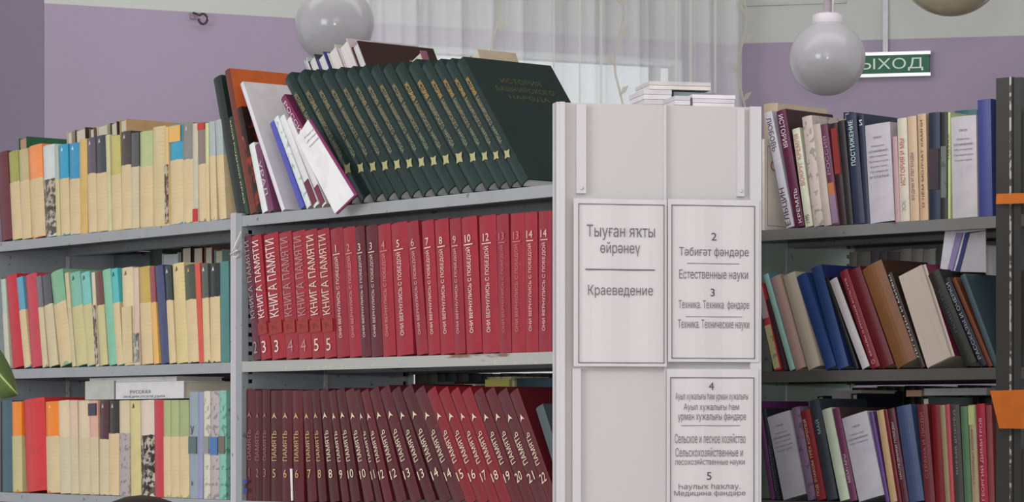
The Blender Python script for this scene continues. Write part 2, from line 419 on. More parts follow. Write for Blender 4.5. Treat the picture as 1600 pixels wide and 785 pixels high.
# wall hook by the paint border
hp = Vector(wall_pt(305, A[1]+(B[1]-A[1])*fr(305)))
hk = empty('wall_hook', Matrix.Translation((hp[0], hp[1], EYE+(HY-28)/F*hp[1])) @ Matrix.Rotation(math.atan2(B[1]-A[1], B[0]-A[0]), 4, 'Z'))
tag(hk, 'small dark bent metal hook high on the lilac wall under the pale border', 'hook')
boxes('hook_plate', [(-.016, -.010, -.004, .0, -.0005, .014)], mat((150, 130, 140), .5), hk)
tube('hook_ring', [(-.012+.0, -.018, .012), (.004, -.03, .004)]+[(.014+.013*math.cos(a), -.03, -.006+.015*math.sin(a)) for a in [2.4-.5*i for i in range(12)]], .0035, mat((70, 45, 60), .4), hk, 6)
# ---------------------------------------------------------------- curtain
def sheer(c, alpha):
    m = bpy.data.materials.new('sheer'); m.use_nodes = True; nt = m.node_tree; nt.nodes.remove(nt.nodes['Principled BSDF'])
    out = nt.nodes['Material Output']; N = nt.nodes.new
    d = N('ShaderNodeBsdfDiffuse'); d.inputs[0].default_value = lin(c); tl = N('ShaderNodeBsdfTranslucent'); tl.inputs[0].default_value = lin(c)
    m1 = N('ShaderNodeMixShader'); m1.inputs[0].default_value = .45; nt.links.new(d.outputs[0], m1.inputs[1]); nt.links.new(tl.outputs[0], m1.inputs[2])
    tp = N('ShaderNodeBsdfTransparent'); m2 = N('ShaderNodeMixShader'); m2.inputs[0].default_value = alpha
    nt.links.new(tp.outputs[0], m2.inputs[1]); nt.links.new(m1.outputs[0], m2.inputs[2]); nt.links.new(m2.outputs[0], out.inputs[0]); return m
cu0, cu1 = fr(545)*LW, fr(1131)*LW
ct = empty('tulle_curtain', MW); tag(ct, 'sheer white tulle curtain hanging in folds over the window', 'curtain')
def fold(x): return .018*math.sin(x*52+1.5*math.sin(x*9))+.009*math.sin(x*131+2)
n = 420; V = []; Fs = []
for j in range(5):
    z_ = 3.15-(3.15-.3)*j/4
    for i in range(n+1):
        x = cu0+(cu1-cu0)*i/n; V.append((x, -.13+fold(x+.01*j)*(1+.15*j), z_))
for j in range(4):
    for i in range(n): k = j*(n+1)+i; Fs.append((k, k+1, k+n+2, k+n+1))
mesh_obj('curtain_cloth', V, Fs, sheer((248, 248, 250), .6), ct, smooth=True)
# embroidered stripes on the tulle
thread = sheer((236, 232, 226), .75)
for px in (832, 872, 905, 1021, 1043, 1081):
    x = fr(px)*LW; V = []
    for j in range(14): z_ = 3.1-j*.2; V += [(x-.004, -.157, z_), (x+.004, -.157, z_)]
    mesh_obj('thread_line', V, [(2*j, 2*j+1, 2*j+3, 2*j+2) for j in range(13)], thread, ct)
for px in (742, 932, 1122):
    x = fr(px)*LW; V = []; Fs = []
    for j in range(60):
        z_ = 3.1-j*.045; xx = x+.016*math.sin(j*.9)
        V += [(xx-.004, -.16, z_), (xx+.004, -.16, z_)]
        if j: k = len(V); Fs.append((k-4, k-3, k-1, k-2))
    k0 = len(V)
    for j in range(30):
        z_ = 3.08-j*.09; s = 1 if j % 2 else -1; xx = x+.016*math.sin(j*1.8); k = len(V)
        V += [(xx, -.161, z_), (xx+s*.02, -.161, z_+.012), (xx+s*.032, -.161, z_+.034), (xx+s*.01, -.161, z_+.026)]; Fs.append((k, k+1, k+2, k+3))
    tag(mesh_obj('embroidered_vine', V, Fs, sheer((214, 206, 190), .85), ct), kind='stuff')
rd = tube('curtain_rod', [(cu0-.1, -.13, 3.17), (cu1+.06, -.13, 3.17)], .012, WHITEP, ct)
# ---------------------------------------------------------------- globe lamps
GLOBE = mat((168, 165, 169), .16, 'flat')
def globe(px, py, rpx, r, label, col=GLOBE, lowcap=False):
    Y = F*r/rpx; X = (px-CXP)/F*Y; z = EYE+(HY-py)/F*Y
    g = empty('globe_lamp', Matrix.Translation((X, Y, z))); tag(g, label, 'lamp', 'globe lamps on the ceiling')
    prof = [(max(.0005, r*math.sin(math.pi*i/32)), -r*math.cos(math.pi*i/32)) for i in range(29)]
    lathe('globe', prof, col, g, 48)
    zc = r*.90
    lathe('collar', [(.036, zc-.006), (.040, zc), (.040, zc+.022), (.030, zc+.028)], mat((206, 196, 202), .4), g, 32)
    tube('rod', [(0, 0, zc+.025), (0, 0, ZCEIL-.03-z)], .011, mat((196, 180, 190), .5), g)
    tube('cord', [(.013, -.012, zc+.01), (.016, -.012, zc+.12), (.013, -.012, ZCEIL-.04-z)], .003, WHITEP, g, 6)
    lathe('ceiling_cap', [(.05, ZCEIL-.035-z), (.055, ZCEIL-.002-z)], mat((206, 200, 202), .4), g, 24)
    if lowcap: tag(lathe('bottom_disc', [(r*.46, -r*.905), (r*.3, -r*.97), (.001, -r*1.0)], mat((130, 134, 136), .3, 'flat'), g, 32), 'grey disc')
globe(523, 38, 62, .10, 'white globe lamp hanging above the dark brown book, before the curtain')
globe(1293, 91, 59, .10, 'white globe lamp hanging in front of the green exit sign')
globe(1487, -60, 85, .10, 'khaki globe lamp cut off by the top edge at the right', mat((150, 142, 118), .15, 'flat'))

# ================================================================ STEEL BOOKCASES
GREY = mat((140, 144, 150), .45, 'metal'); GREYL = mat((176, 172, 176), .4, 'metal'); DARK = mat((62, 60, 58), .45, 'metal')
LIP = mat((146, 148, 152), .45, 'metal'); LIPR = mat((118, 118, 118), .45, 'metal'); LIPD = mat((82, 80, 76), .5, 'metal'); RUST = mat((160, 160, 156), .5, 'rusty')
GREEN = mat((160, 178, 168), .5, 'metal')
TOTD = .44
def bookcase(P, ua, ub, zsh, ztop, label, side_a, side_b, lips, width=.02, low=(1.03, .74, .45, .12), sideh=None):
    """local frame: x along the front, y into the case"""
    r = empty('steel_bookcase', P.frame(ua, 0, 0)); tag(r, label, 'bookcase', 'steel library bookcases')
    W = ub-ua
    for (xa, m, top, s) in ((0, side_a[0], side_a[1], 1), (W-width, side_b[0], side_b[1], -1)):
        xi = xa+width if s > 0 else xa
        sp = boxes('side_panel', [(xa, 0, 0, xa+width, .016, top), (xa, .016, 0, xa+.002, TOTD, top), (xa+width-.004, .028, 0, xa+width-.001, TOTD-.028, top),
                                  (xa, TOTD-.016, 0, xa+width, TOTD, top), (xa, .016, top-.003, xa+width, TOTD-.016, top)], m, r)
        # slotted strips front and back: rungs between real slots
        bl = []
        for y0 in (.016, TOTD-.028):
            z = .03
            while z < top-.02: bl.append((xa+width-.004 if s > 0 else xa, y0, z, xa+width-.001 if s > 0 else xa+.003, y0+.012, z+.011)); z += .019
        boxes('slotted_strip', bl, m, r, 'stuff')
        tag(boxes('slot_backing', [(xi-s*.009-.001, .016, .02, xi-s*.009+.001, TOTD-.016, top-.02)], BLACK, r), 'black sheet standing in for shade in the slots')  # black sheet added so the slots look dark
        boxes('side_rib', [(xi-.001, .205, 0, xi+.0025, .213, top-.02)] if s > 0 else [(xi-.0025, .205, 0, xi+.001, .213, top-.02)], GREYL if m is not DARK else DARK, r)
    for i, z in enumerate(list(zsh)+list(low)):
        m = lips[i] if i < len(lips) else LIP
        x0, x1 = width+.0005, W-width-.0005
        for k, (y0, y1) in enumerate(((0, .212), (.228, TOTD))):
            o = boxes('shelf', [(x0, y0, z-.002, x1, y1, z), (x0, y0, z-.0215, x1, y0+.002, z-.002), (x0, y1-.002, z-.0215, x1, y1, z-.002),
                            (x0, y0+.002, z-.0215, x1, y0+.012, z-.0205)], m, r)
    return r
uA = PM.u(-24); uM = PM.u(369); uE = PM.u(884)
bl_ = bookcase(PM, uA, uM-.0005, ZL, None, 'grey steel bookcase at the left full of cream wrapped books', (GREY, ZL[0]-.003), (GREYL, ZL[0]+.012), [LIP]*7)
bc_ = bookcase(PM, uM+.0005, uE, ZC, None, 'grey steel bookcase in the middle holding the red and dark red volumes', (GREY, ZC[0]+.006), (GREY, ZC[0]+.006), [LIP, RUST, LIP])
uRa = PR.u(1107); uRb = PR.u(1582)
br_ = bookcase(PR, uRa, uRb, ZR, None, 'dark steel bookcase right of the white end panel', (GREEN, ZR[0]-.003), (DARK, PR.z(1553, 123)), [LIPR, LIPD, LIPD], .036)
uN = PR.u(1583); bn_ = bookcase(PR, uN+.001, uN+.9, ZR, None, 'dark steel bookcase at the right edge of the photo', (DARK, PR.z(1553, 123)-.002), (DARK, PR.z(1553, 123)-.002), [LIPD]*3, .016)
# chipped paint bead on the dark post, blue tags on the grey one
wR = uRb-uRa
tag(boxes('edge_bead', [(wR-.0055, -.0018, 0, wR-.0022, .0, PR.z(1553, 123))], mat((90, 84, 82), .5, 'chipped'), br_), 'chipped edge showing bright metal')
for y_ in (753, 767):
    z_ = PM.z(384, y_); x_ = PM.u(381)-uM
    tag(boxes('blue_mark', [(x_, -.001, z_-.004, x_+.012, -.0001, z_+.004)], mat((50, 60, 150), .5, 'flat'), bc_), 'small blue mark')
# string on the post
sz = [(377, 362), (372, 376), (366, 388), (361, 397), (364, 401), (371, 402), (375, 396), (372, 391), (366, 394), (361, 398)]
st = tube('string', [tuple(PM.xy(PM.u(x, -.008), -.008-.002*(i % 2)))+(PM.z(x, y, -.008),) for i, (x, y) in enumerate(sz)], .0016, mat((220, 214, 210), .7), None, 6)
tag(st, 'white string tied in a loop to the grey bookcase post', 'string')

# ================================================================ LEFT BOOKCASE ROWS
W1 = (208, 183, 138); W2 = (200, 184, 146); W3 = (196, 184, 130)
GR1 = 'wrapped books on the left bookcase'
def wr(seam, **k): d = dict(seam=seam, wrap=W1, rough=.35); d.update(k); return d
row(PM, ZL[0], [
 (0, -9, (106, 46, 56), 'dark maroon cloth-bound'),
 (18, 11, (158, 156, 74), 'olive green and cream wrapped', wr(287)),
 (33, 27, (186, 168, 118), 'narrow khaki and cream wrapped', wr(285, y=236)),
 (48, 41, (240, 138, 74), 'orange and cream wrapped', wr(283, y=231)),
 (69, 64, (196, 202, 200), 'pale grey book with a picture-patterned lower spine,', wr(283, wrap=(90, 74, 66), wkind='photo', wlab='black and white printed picture', y=230)),
 (88, 84, (160, 176, 168), 'very thin grey-green', wr(281, wrap=W3)),
 (94, 90, (42, 150, 190), 'bright blue and cream wrapped', wr(281, emblem=(190, 225, 235))),
 (108, 106, (48, 140, 184), 'second bright blue and cream wrapped', wr(281, emblem=(190, 225, 235))),
 (124, 122, (206, 168, 92), 'ochre yellow plain', dict(y=219)),
 (137, 134, (92, 80, 92), 'slate grey and cream wrapped', wr(273, emblem=(205, 195, 200), y=217)),
 (150, 147, (64, 66, 70), 'charcoal and cream wrapped', wr(272, emblem=(190, 190, 195), y=214)),
 (168, 164, (196, 190, 142), 'thin pale cream', dict(y=212)),
 (174, 171, (188, 176, 96), 'olive yellow and cream wrapped', wr(275, y=214)),
 (189, 187, (74, 62, 58), 'dark brown and cream wrapped with a torn top', wr(260, emblem=(200, 180, 170), y=207)),
 (204, 203, (84, 82, 84), 'dark grey book with a torn picture wrapper,', wr(262, w=12, wrap=W2, y=209)),
 (217, 216, (172, 184, 126), 'pale green and cream wrapped', wr(262, y=207)),
 (237, 236, (202, 182, 134), 'plain cream', dict(y=200, kind='wrap')),
 (258, 256, (210, 178, 120), 'thin cream and brown', dict(y=200, band=[(.02, .62, (92, 66, 58), 'photo')])),
 (264, 263, (46, 150, 186), 'blue book with an orange-yellow top and cream wrapper,', wr(252, band=[(.83, .99, (226, 172, 88))], y=197)),
 (284, 283, (130, 126, 120), 'mid grey and cream wrapped', wr(251, emblem=(200, 190, 180), y=194)),
 (301, 300, (192, 182, 160), 'plain pale cream', dict(y=194, band=[(.01, .14, (196, 36, 40))])),
 (310, 308, (132, 112, 104), 'brown-grey book with a red top patch,', wr(258, band=[(.93, .995, (200, 40, 46))], y=193)),
 (322, 320, (196, 204, 140), 'thin yellow-green', wr(258, y=193)),
 (329, 320, (160, 172, 172), 'pale blue-grey and cream wrapped', wr(245, y=192)),
 (342, 330, (158, 170, 168), 'second pale blue-grey and cream wrapped', wr(245, y=190, w=11)),
], 355, ((0, 241), (350, 190)), 'top left shelf', GR1)
row(PM, ZL[1], [
 (-6, -14, (120, 126, 124), 'grey cloth'),
 (8, 0, (170, 186, 170), 'pale grey-green', wr(492, wrap=(190, 190, 172))),
 (18, 6, (196, 40, 54), 'bright red plain', dict(y=434)),
 (37, 24, (86, 150, 180), 'thin light blue and cream wrapped', wr(487, y=436)),
 (47, 37, (196, 58, 74), 'second bright red plain', dict(y=432)),
 (66, 55, (110, 104, 110), 'narrow grey and cream wrapped', wr(482, wrap=W2)),
 (76, 63, (80, 80, 88), 'dark grey and cream wrapped', wr(479, wrap=W2)),
 (92, 76, (120, 172, 136), 'mint green and cream wrapped', wr(478, y=429)),
 (112, 100, (196, 180, 140), 'thin beige', dict(y=428)),
 (118, 106, (116, 176, 154), 'sea green and cream wrapped', wr(482, wrap=W3, emblem=(60, 90, 80))),
 (135, 124, (112, 184, 176), 'pale turquoise and cream wrapped', wr(479, wrap=W3, emblem=(60, 90, 90))),
 (149, 142, (204, 190, 160), 'thin cream', dict(band=[(.02, .65, (100, 74, 66), 'photo')])),
 (156, 147, (108, 62, 54), 'reddish brown and cream wrapped', wr(479, wrap=W3)),
 (169, 158, (122, 184, 154), 'tall mint green plain', dict(y=424)),
 (182, 172, (74, 178, 180), 'turquoise and cream wrapped', wr(475, y=422, emblem=(30, 90, 95))),
 (192, 188, (210, 190, 148), 'cream book with a dark notched strip,', dict(y=420, emblem=(110, 90, 60), band=[(.02, .6, (206, 184, 138), 'wrap')])),
 (209, 206, (204, 176, 156), 'thin pinkish cream', dict(y=420, band=[(.03, .33, (120, 124, 120), 'photo')])),
 (220, 215, (190, 158, 74), 'ochre and cream wrapped', wr(475, y=419)),
 (240, 232, (150, 70, 74), 'thin dark pink', wr(474, wrap=(222, 170, 90), y=419)),
 (251, 239, (66, 72, 112), 'dusky blue plain', dict(y=418)),
 (264, 256, (52, 60, 58), 'black-green and cream wrapped', wr(471, y=417, emblem=(200, 190, 170))),
 (274, 267, (206, 186, 128), 'broad plain cream', dict(y=414, kind='wrap', emblem=(90, 80, 50))),
 (292, 286, (70, 74, 56), 'dark olive and cream wrapped', wr(470, emblem=(200, 160, 80))),
 (310, 303, (208, 76, 60), 'thin orange-red', dict(y=413)),
 (318, 313, (76, 86, 78), 'dark grey-green and cream wrapped', wr(467, emblem=(210, 200, 180))),
 (328, 326, (40, 42, 42), 'black and cream wrapped', wr(465, emblem=(210, 200, 190))),
 (343, 341, (70, 124, 122), 'dark teal plain', dict(y=410)),
], 357, ((0, 438), (350, 411)), 'middle left shelf', GR1)
row(PM, ZL[2], [
 (-8, -8, (84, 84, 90), 'dark grey cloth'),
 (1, 0, (66, 96, 106), 'dark slate-teal plain', dict(y=627)),
 (18, 16, (236, 128, 30), 'orange and cream wrapped with an olive edge', wr(682, wrap=(190, 180, 128), y=629)),
 (37, 31, (210, 44, 46), 'broad bright red plain', dict(y=627)),
 (71, 68, (240, 124, 20), 'bright orange and cream wrapped', wr(683, y=629, emblem=(250, 180, 110))),
 (92, 88, (212, 188, 152), 'cream and pinkish wrapped', wr(684, wrap=(200, 186, 152))),
 (109, 106, (206, 176, 150), 'dusty pink topped cream', wr(684, wrap=W2)),
 (122, 120, (208, 186, 150), 'pale peach topped cream', wr(685, wrap=W2)),
 (139, 137, (206, 156, 138), 'pink book with a dark blue corner,', wr(684, w=14, wrap=W2, band=[(.84, .97, (60, 56, 74))])),
 (154, 154, (76, 38, 44), 'black and maroon', wr(687, wrap=W2, emblem=(190, 180, 170))),
 (168, 168, (48, 42, 40), 'black and cream wrapped', wr(678, wrap=W1, emblem=(190, 180, 170))),
 (185, 184, (200, 184, 146), 'cream book with a lilac lower spine,', wr(678, wrap=(166, 152, 152), wkind='ornament')),
 (202, 200, (200, 186, 124), 'plain yellowish cream', dict(y=627, emblem=(70, 70, 40))),
 (219, 217, (206, 188, 172), 'pale pink book with a dark portrait wrapper,', wr(681, wrap=(44, 28, 26), wkind='photo', wlab='dark printed picture')),
 (240, 239, (192, 48, 62), 'red plain', dict(y=626)),
 (255, 254, (160, 168, 112), 'pale green and cream wrapped', wr(683)),
 (266, 265, (158, 170, 114), 'second pale green and cream wrapped', wr(683)),
 (279, 278, (152, 164, 108), 'third pale green and cream wrapped', wr(683)),
 (294, 294, (136, 150, 162), 'tall grey-blue', dict(y=613, band=[(.42, .58, (84, 100, 104))], txt=[('У', .6, .68, (50, 60, 60), 'h', .4), ('8', .12, .16, (40, 50, 60), 'h', .25)])),
 (308, 309, (138, 138, 176), 'thin lavender', dict(y=613)),
 (317, 317, (196, 192, 176), 'white patterned book with a grey label,', dict(y=612, kind='ornament', band=[(.42, .58, (134, 134, 134))], noun='')),
 (327, 327, (172, 158, 160), 'pinkish grey patterned book with a blue label,', dict(y=612, kind='ornament', band=[(.41, .575, (62, 108, 168))])),
 (341, 341, (118, 178, 158), 'mint patterned book with a brown label,', dict(y=611, kind='ornament', band=[(.42, .58, (108, 98, 88))])),
], 352, ((0, 628), (290, 626)), 'bottom left shelf', GR1)
# rear rows seen over the front ones (fore-edges towards us)
BK = .245
def back(P, zs, xt, w_px, yt, col, look, slope=0.0, **o):
    t = o.pop('t', BK); ys = HY-(zs-EYE)*F/P.xy(P.u(xt, t), t)[1]
    xb = xt+slope*(ys-yt); o.setdefault('flip', True); o.setdefault('d', .17)
    return book(P, zs, xb, w_px, xt, yt, col, look, t=t, **o)
GB = 'books of the rear rows'
back(PM, ZL[0], 29, 13, 217, (176, 134, 104), 'tan-edged book with green boards in the rear, above the orange wrapped book', .03, board=(34, 92, 58), group=GB, pages=mat((180, 140, 110), .8))
for xt, wp, yt, c, lk in ((104, 11, 207, (190, 170, 150), 'cream book in the rear row, first right of the green boards'), (117, 20, 204, (70, 52, 44), 'dark brown book in the rear row above the ochre spine'),
        (139, 11, 202, (120, 100, 80), 'thin pale book in the rear row behind the charcoal one'), (151, 20, 198, (190, 180, 150), 'broad pale book in the rear row, left of the dark-edged one'),
        (172, 14, 193, (70, 60, 56), 'dark-edged book with white pages left of the long tan board')):
    back(PM, ZL[0], xt, wp-3, yt, c, lk, .04, group=GB)
back(PM, ZL[0], 187, 11, 188, (196, 160, 110), 'tall tan book with a long tan board in the rear of the top left row', .01, group=GB, board=(192, 150, 100), d=.19)
back(PM, ZL[1], 283, 16, 387, (52, 30, 28), 'dark-edged book with cream pages in the rear, third from the grey post', .0, group=GB, d=.15)
back(PM, ZL[1], 301, 16, 387, (70, 30, 28), 'red-edged book with cream pages in the rear, second row up', .0, group=GB, d=.15)
back(PM, ZL[1], 319, 13, 386, (120, 70, 74), 'pale pink-edged book in the rear beside the grey post', .0, group=GB, d=.15)
back(PM, ZL[1], 335, 13, 391, (120, 150, 144), 'pale green-edged book in the rear touching the grey post', .0, group=GB, d=.15)
back(PM, ZL[1], 253, 26, 397, (186, 186, 190), 'white-edged book in the rear with a brown strip, left of three cream ones', .0, group=GB, d=.15, pages=mat((206, 206, 212), .8, 'pages'))
back(PM, ZL[1], 231, 20, 391, (50, 64, 50), 'dark green book in the rear behind the blue spine', .0, group=GB, flip=False)
# added filler books behind the front rows; dark colours stand in for shade
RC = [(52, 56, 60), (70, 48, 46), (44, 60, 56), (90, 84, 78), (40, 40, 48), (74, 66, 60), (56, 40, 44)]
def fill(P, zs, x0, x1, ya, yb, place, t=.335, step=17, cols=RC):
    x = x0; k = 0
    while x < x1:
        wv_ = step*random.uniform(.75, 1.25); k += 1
        back(P, zs, x, wv_-.6, ya+(yb-ya)*(x-x0)/(x1-x0)+random.uniform(-2, 2), cols[(k*5+k//3) % len(cols)], '%s added filler book in the rear, %s' % (ORD[k], place), 0, flip=False, group=GB, t=t, d=.098)
        x += wv_
# stack lying on the bottom left row
def slab(name, P, x0, x1, ya, yb, t0, d, m, label, cat, group=None, rot=0.0, zs=None, edge=None):
    """flat thing lying down: front face spans pixels x0..x1, y ya(top)..yb(bottom) at depth t0"""
    u0, u1 = P.u(x0, t0), P.u(x1, t0); zb = P.z((x0+x1)/2, yb, t0) if zs is None else zs; zt = P.z((x0+x1)/2, ya, t0)
    r = empty(name, P.frame(u0, t0, zb) @ Matrix.Rotation(rot, 4, 'Y')); tag(r, label, cat, group)
    W = u1-u0; H = zt-zb; c = min(.002, H*.2)
    boxes('cover', [(0, 0, 0, W, d, c), (0, 0, H-c, W, d, H), (0, d-.002, c, W, d, H-c)] if not edge else [(0, 0, 0, W, d, c), (0, 0, H-c, W, d, H), (0, 0, c, W, .002, H-c)], m, r)
    boxes('page_block', [(.003, .004, c, W-.003, d-.004, H-c)], PAGES, r)
    return r, W, H
topL3 = PM.z(200, 625, .03)
WH = mat((200, 198, 200), .5)
r, W_, H_ = slab('paper_stack', PM, 181, 287, 597, 623, .02, .14, WH, 'white printed pack lying on the bottom left row, lettered at the front', 'booklet', zs=topL3+.001, edge=1)
text('lettering', 'РУССКАЯ', mat((40, 38, 40), .6, 'flat'), r, W_*.37, H_*.42, W_*.3, H_*.2, -.0006, 'h')
text('lettering', 'ЭНЦИКЛОПЕДИЯ', mat((40, 38, 40), .6, 'flat'), r, W_*.42, H_*.13, W_*.62, H_*.15, -.0006, 'h')
slab('paper_stack', PM, 133, 178, 596, 623, .024, .13, mat((178, 178, 172), .6), 'grey-cream pack lying at the left end of the lettered white pack', 'booklet', zs=topL3+.001, edge=1)
slab('paper_stack', PM, 140, 276, 590, 595.5, .03, .12, mat((196, 192, 190), .6), 'thin white pack lying on top of the lettered white pack', 'booklet', zs=topL3+H_+.0015, edge=1)
back(PM, ZL[2], 291, 60, 606, (44, 56, 92), 'dark blue book in the rear above the grey-blue spine', 0, flip=False, group=GB, d=.085)

fill(PM, ZL[2], 236, 352, 594, 594, 'counted rightwards behind the lettered white pack', cols=[(24, 26, 28), (30, 24, 26)])  # near-black fillers added where the gap is only dark
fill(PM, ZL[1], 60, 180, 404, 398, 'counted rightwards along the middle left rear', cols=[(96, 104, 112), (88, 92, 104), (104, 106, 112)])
# ================================================================ MIDDLE BOOKCASE
G1 = 'books at the left end of the top middle row'
PREV.clear()
def one(xb, w_, xt, yt, c, lab, **o):
    o.setdefault('seq', True)
    o.setdefault('d', .19); return book(PM, ZC[0], xb, w_, xt, yt, c, lab, **o)
one(369, 13, 332, 125, (36, 44, 42), 'thin tall black-green book at the far left of the top middle row', board=(24, 48, 40), group=G1)
one(383, 6, 357, 185, (40, 66, 52), 'thin dark green book with vertical yellow lettering beside the grey post', txt=[('МОЙ РОДНОЙ КРАЙ', .12, .96, (196, 184, 120), 'd', .62)], group=G1)
one(390, 9, 346, 113, (112, 50, 40), 'tall brown book with a bright orange board above the white folder', board=(206, 92, 36), group=G1, d=.20)
one(400, 8, 364, 172, (40, 20, 18), 'thin black book with red and yellow flowers on the spine', kind='floral', group=G1)
one(409, 9, 388, 228, (214, 218, 214), 'short white booklet left of the purple one on the middle top shelf', group=G1, soft=True)
one(419, 9, 397, 229, (112, 58, 92), 'short purple book with pale lettering next to the white folder', group=G1, txt=[('УРАЛ', .25, .75, (200, 180, 190), 'd', .6)])
one(440, 6, 371, 133, (212, 206, 214), 'broad white folder leaning at the left end of the top middle row', name='folder', cat='folder', d=.2, soft=True, board=(216, 210, 216), pages=mat((214, 208, 214), .7))
one(469, 8, 421, 195, (74, 78, 176), 'thin royal blue book leaning against the white folder', group=G1, d=.12)
one(479, 9, 427, 188, (206, 214, 214), 'thin white pamphlet beside the royal blue book', soft=True, kind='ornament', name='pamphlet', cat='pamphlet', group='white pamphlets', d=.13)
one(490, 10, 436, 187, (214, 212, 216), 'middle one of three white pamphlets under the maroon spine', soft=True, name='pamphlet', cat='pamphlet', group='white pamphlets', band=[(.03, .28, (110, 40, 60))], d=.13)
one(503, 9, 446, 190, (216, 212, 214), 'rightmost of three white pamphlets, touching the open white cover', soft=True, name='pamphlet', cat='pamphlet', group='white pamphlets', d=.13, band=[(.02, .22, (120, 40, 70))])
one(530, 11, 437, 157, (124, 42, 84), 'maroon book with pale lettering leaning on the first green volume', txt=[('РОССИЯ', .62, .95, (220, 190, 210), 'd', .55)], group=G1)
xs = [531, 549, 570, 589, 608, 627, 646, 665, 684, 703, 723, 745, 764, 782, 799]
for i, x in enumerate(xs):
    nx = xs[i+1]-x if i+1 < len(xs) else 18
    yt = 103+(799-x)*25/268
    note = ('with its full front cover showing, last before the white end panel' if i == 14 else
            'behind the open white cover, first of the green set' if i == 0 else '%s from the left of the leaning green set' % ORD[i+1])
    b = book(PM, ZC[0], x+13, nx, x-88, yt, (27, 48, 45), 'dark green gold-lettered volume, %s' % note, t=.006, d=.215, seq=True, group='dark green volumes on the top middle shelf',
             bulge=.16, rough=.42, pages=mat((236, 238, 234), .8, 'pages'), name='encyclopedia_volume',
             txt=[('ИСТОРИЯ', .72, .855, ((214, 160, 70) if i > 8 else (170, 146, 90)), 'd', .36), ('БАШКИРСКОГО', .475, .70, (158, 142, 96), 'd', .34), ('НАРОДА', .325, .455, (150, 148, 112), 'd', .34)],
             cover_txt=[('ИСТОРИЯ', .80, .84, .3, .75, (96, 92, 60)), ('БАШКИРСКОГО', .73, .77, .2, .85, (96, 92, 60)), ('НАРОДА', .66, .70, .3, .75, (96, 92, 60))] if i == 14 else [])
    w_, h_ = b['_w'], b['_h']; s = w_*.3; cx = w_*.5; cz = h_*.235
    P4 = []
    for k in range(8):
        a = math.pi/4*k+.25; rr = s*1.4 if k % 2 == 0 else s*.76; P4.append((cx+rr*math.cos(a), cz+rr*math.sin(a)*1.05))
    prism('ornament', P4, -.0014, -.0008, mat((166, 160, 108), .35, 'flat'), b)
# white flap in front of the first green volumes
def quad(name, P, pts, t, th, m, parent=None):
    V = []
    for tt in (t, t+th):
        for (x, y) in pts:
            p = P.xy(P.u(x, t), tt); V.append((p[0], p[1], P.z(x, y, t)))
    n = len(pts)
    return mesh_obj(name, V, [tuple(range(n)), tuple(range(2*n-1, n-1, -1))]+[(i, (i+1) % n, n+(i+1) % n, n+i) for i in range(n)], m, parent)
tf = -.045
bk = bpy.data.objects.new('open_booklet', None); C.objects.link(bk)
tag(bk, 'open white booklet cover with magenta edge jutting out before the green volumes', 'booklet')
quad('front_page', PM, [(463, 216), (481, 187), (553, 305), (523, 334)], tf, .0015, mat((222, 220, 222), .6), bk)
quad('cover', PM, [(463.5, 216), (482, 186), (486, 187), (558, 304), (554, 308), (526, 335)], tf+.0018, .003, mat((134, 40, 96), .5), bk)
pts = [(549, 301), (556, 306), (530, 330)]
for i, s_ in enumerate(('Книга', 'для чтения', 'издание')):
    a0 = Vector((476+i*4, 218+i*7)); v, f, asp = text_data(s_)
    V = []
    for p, q, l in v:
        x = a0[0]+14*p-5*q*.0; y = a0[1]-14*p-4*q
        pp = PM.xy(PM.u(x, tf), tf-.0006); V.append((pp[0], pp[1], PM.z(x, y, tf)))
    me = bpy.data.meshes.new('lettering'); me.from_pydata(V, [], f); me.materials.append(mat((120, 116, 120), .6, 'flat'))
    q = bpy.data.objects.new('lettering', me); C.objects.link(q); q.parent = bk
# rear row above the green volumes
GC = 'books of the rear row behind the green volumes'
for xt, wp, yt, c, lk in ((475, 6, 95, (190, 196, 196), 'thin grey-white book in the rear, beside the orange board'), (481, 15, 97, (60, 60, 66), 'white-paged book in the rear with dark edges, left of the blue one'),
        (495, 15, 93, (70, 66, 150), 'white-paged book in the rear with a blue cover'), (511, 18, 84, (200, 200, 184), 'cream book in the rear between the blue and pink ones'),
        (528, 20, 76, (206, 186, 190), 'pinkish white book in the rear left of the dark brown one')):
    back(PM, ZC[0], xt, wp, yt, c, lk, .36, group=GC, t=.235, d=.19, pages=mat((214, 208, 208), .8, 'pages'))
back(PM, ZC[0], 549, 14, 75, (64, 34, 32), 'big dark brown book in the rear with its broad board showing', .36, t=.235, d=.2, board=(62, 38, 32), group=GC, pages=mat((206, 204, 206), .8, 'pages'))
back(PM, ZC[0], 640, 22, 95, (150, 90, 110), 'pinkish worn book top peeping over the green volumes', .3, t=.235, d=.02, group=GC)
back(PM, ZC[0], 733, 17, 89, (196, 176, 150), 'tan book top peeping over the last green volumes', .3, t=.235, d=.1, group=GC)
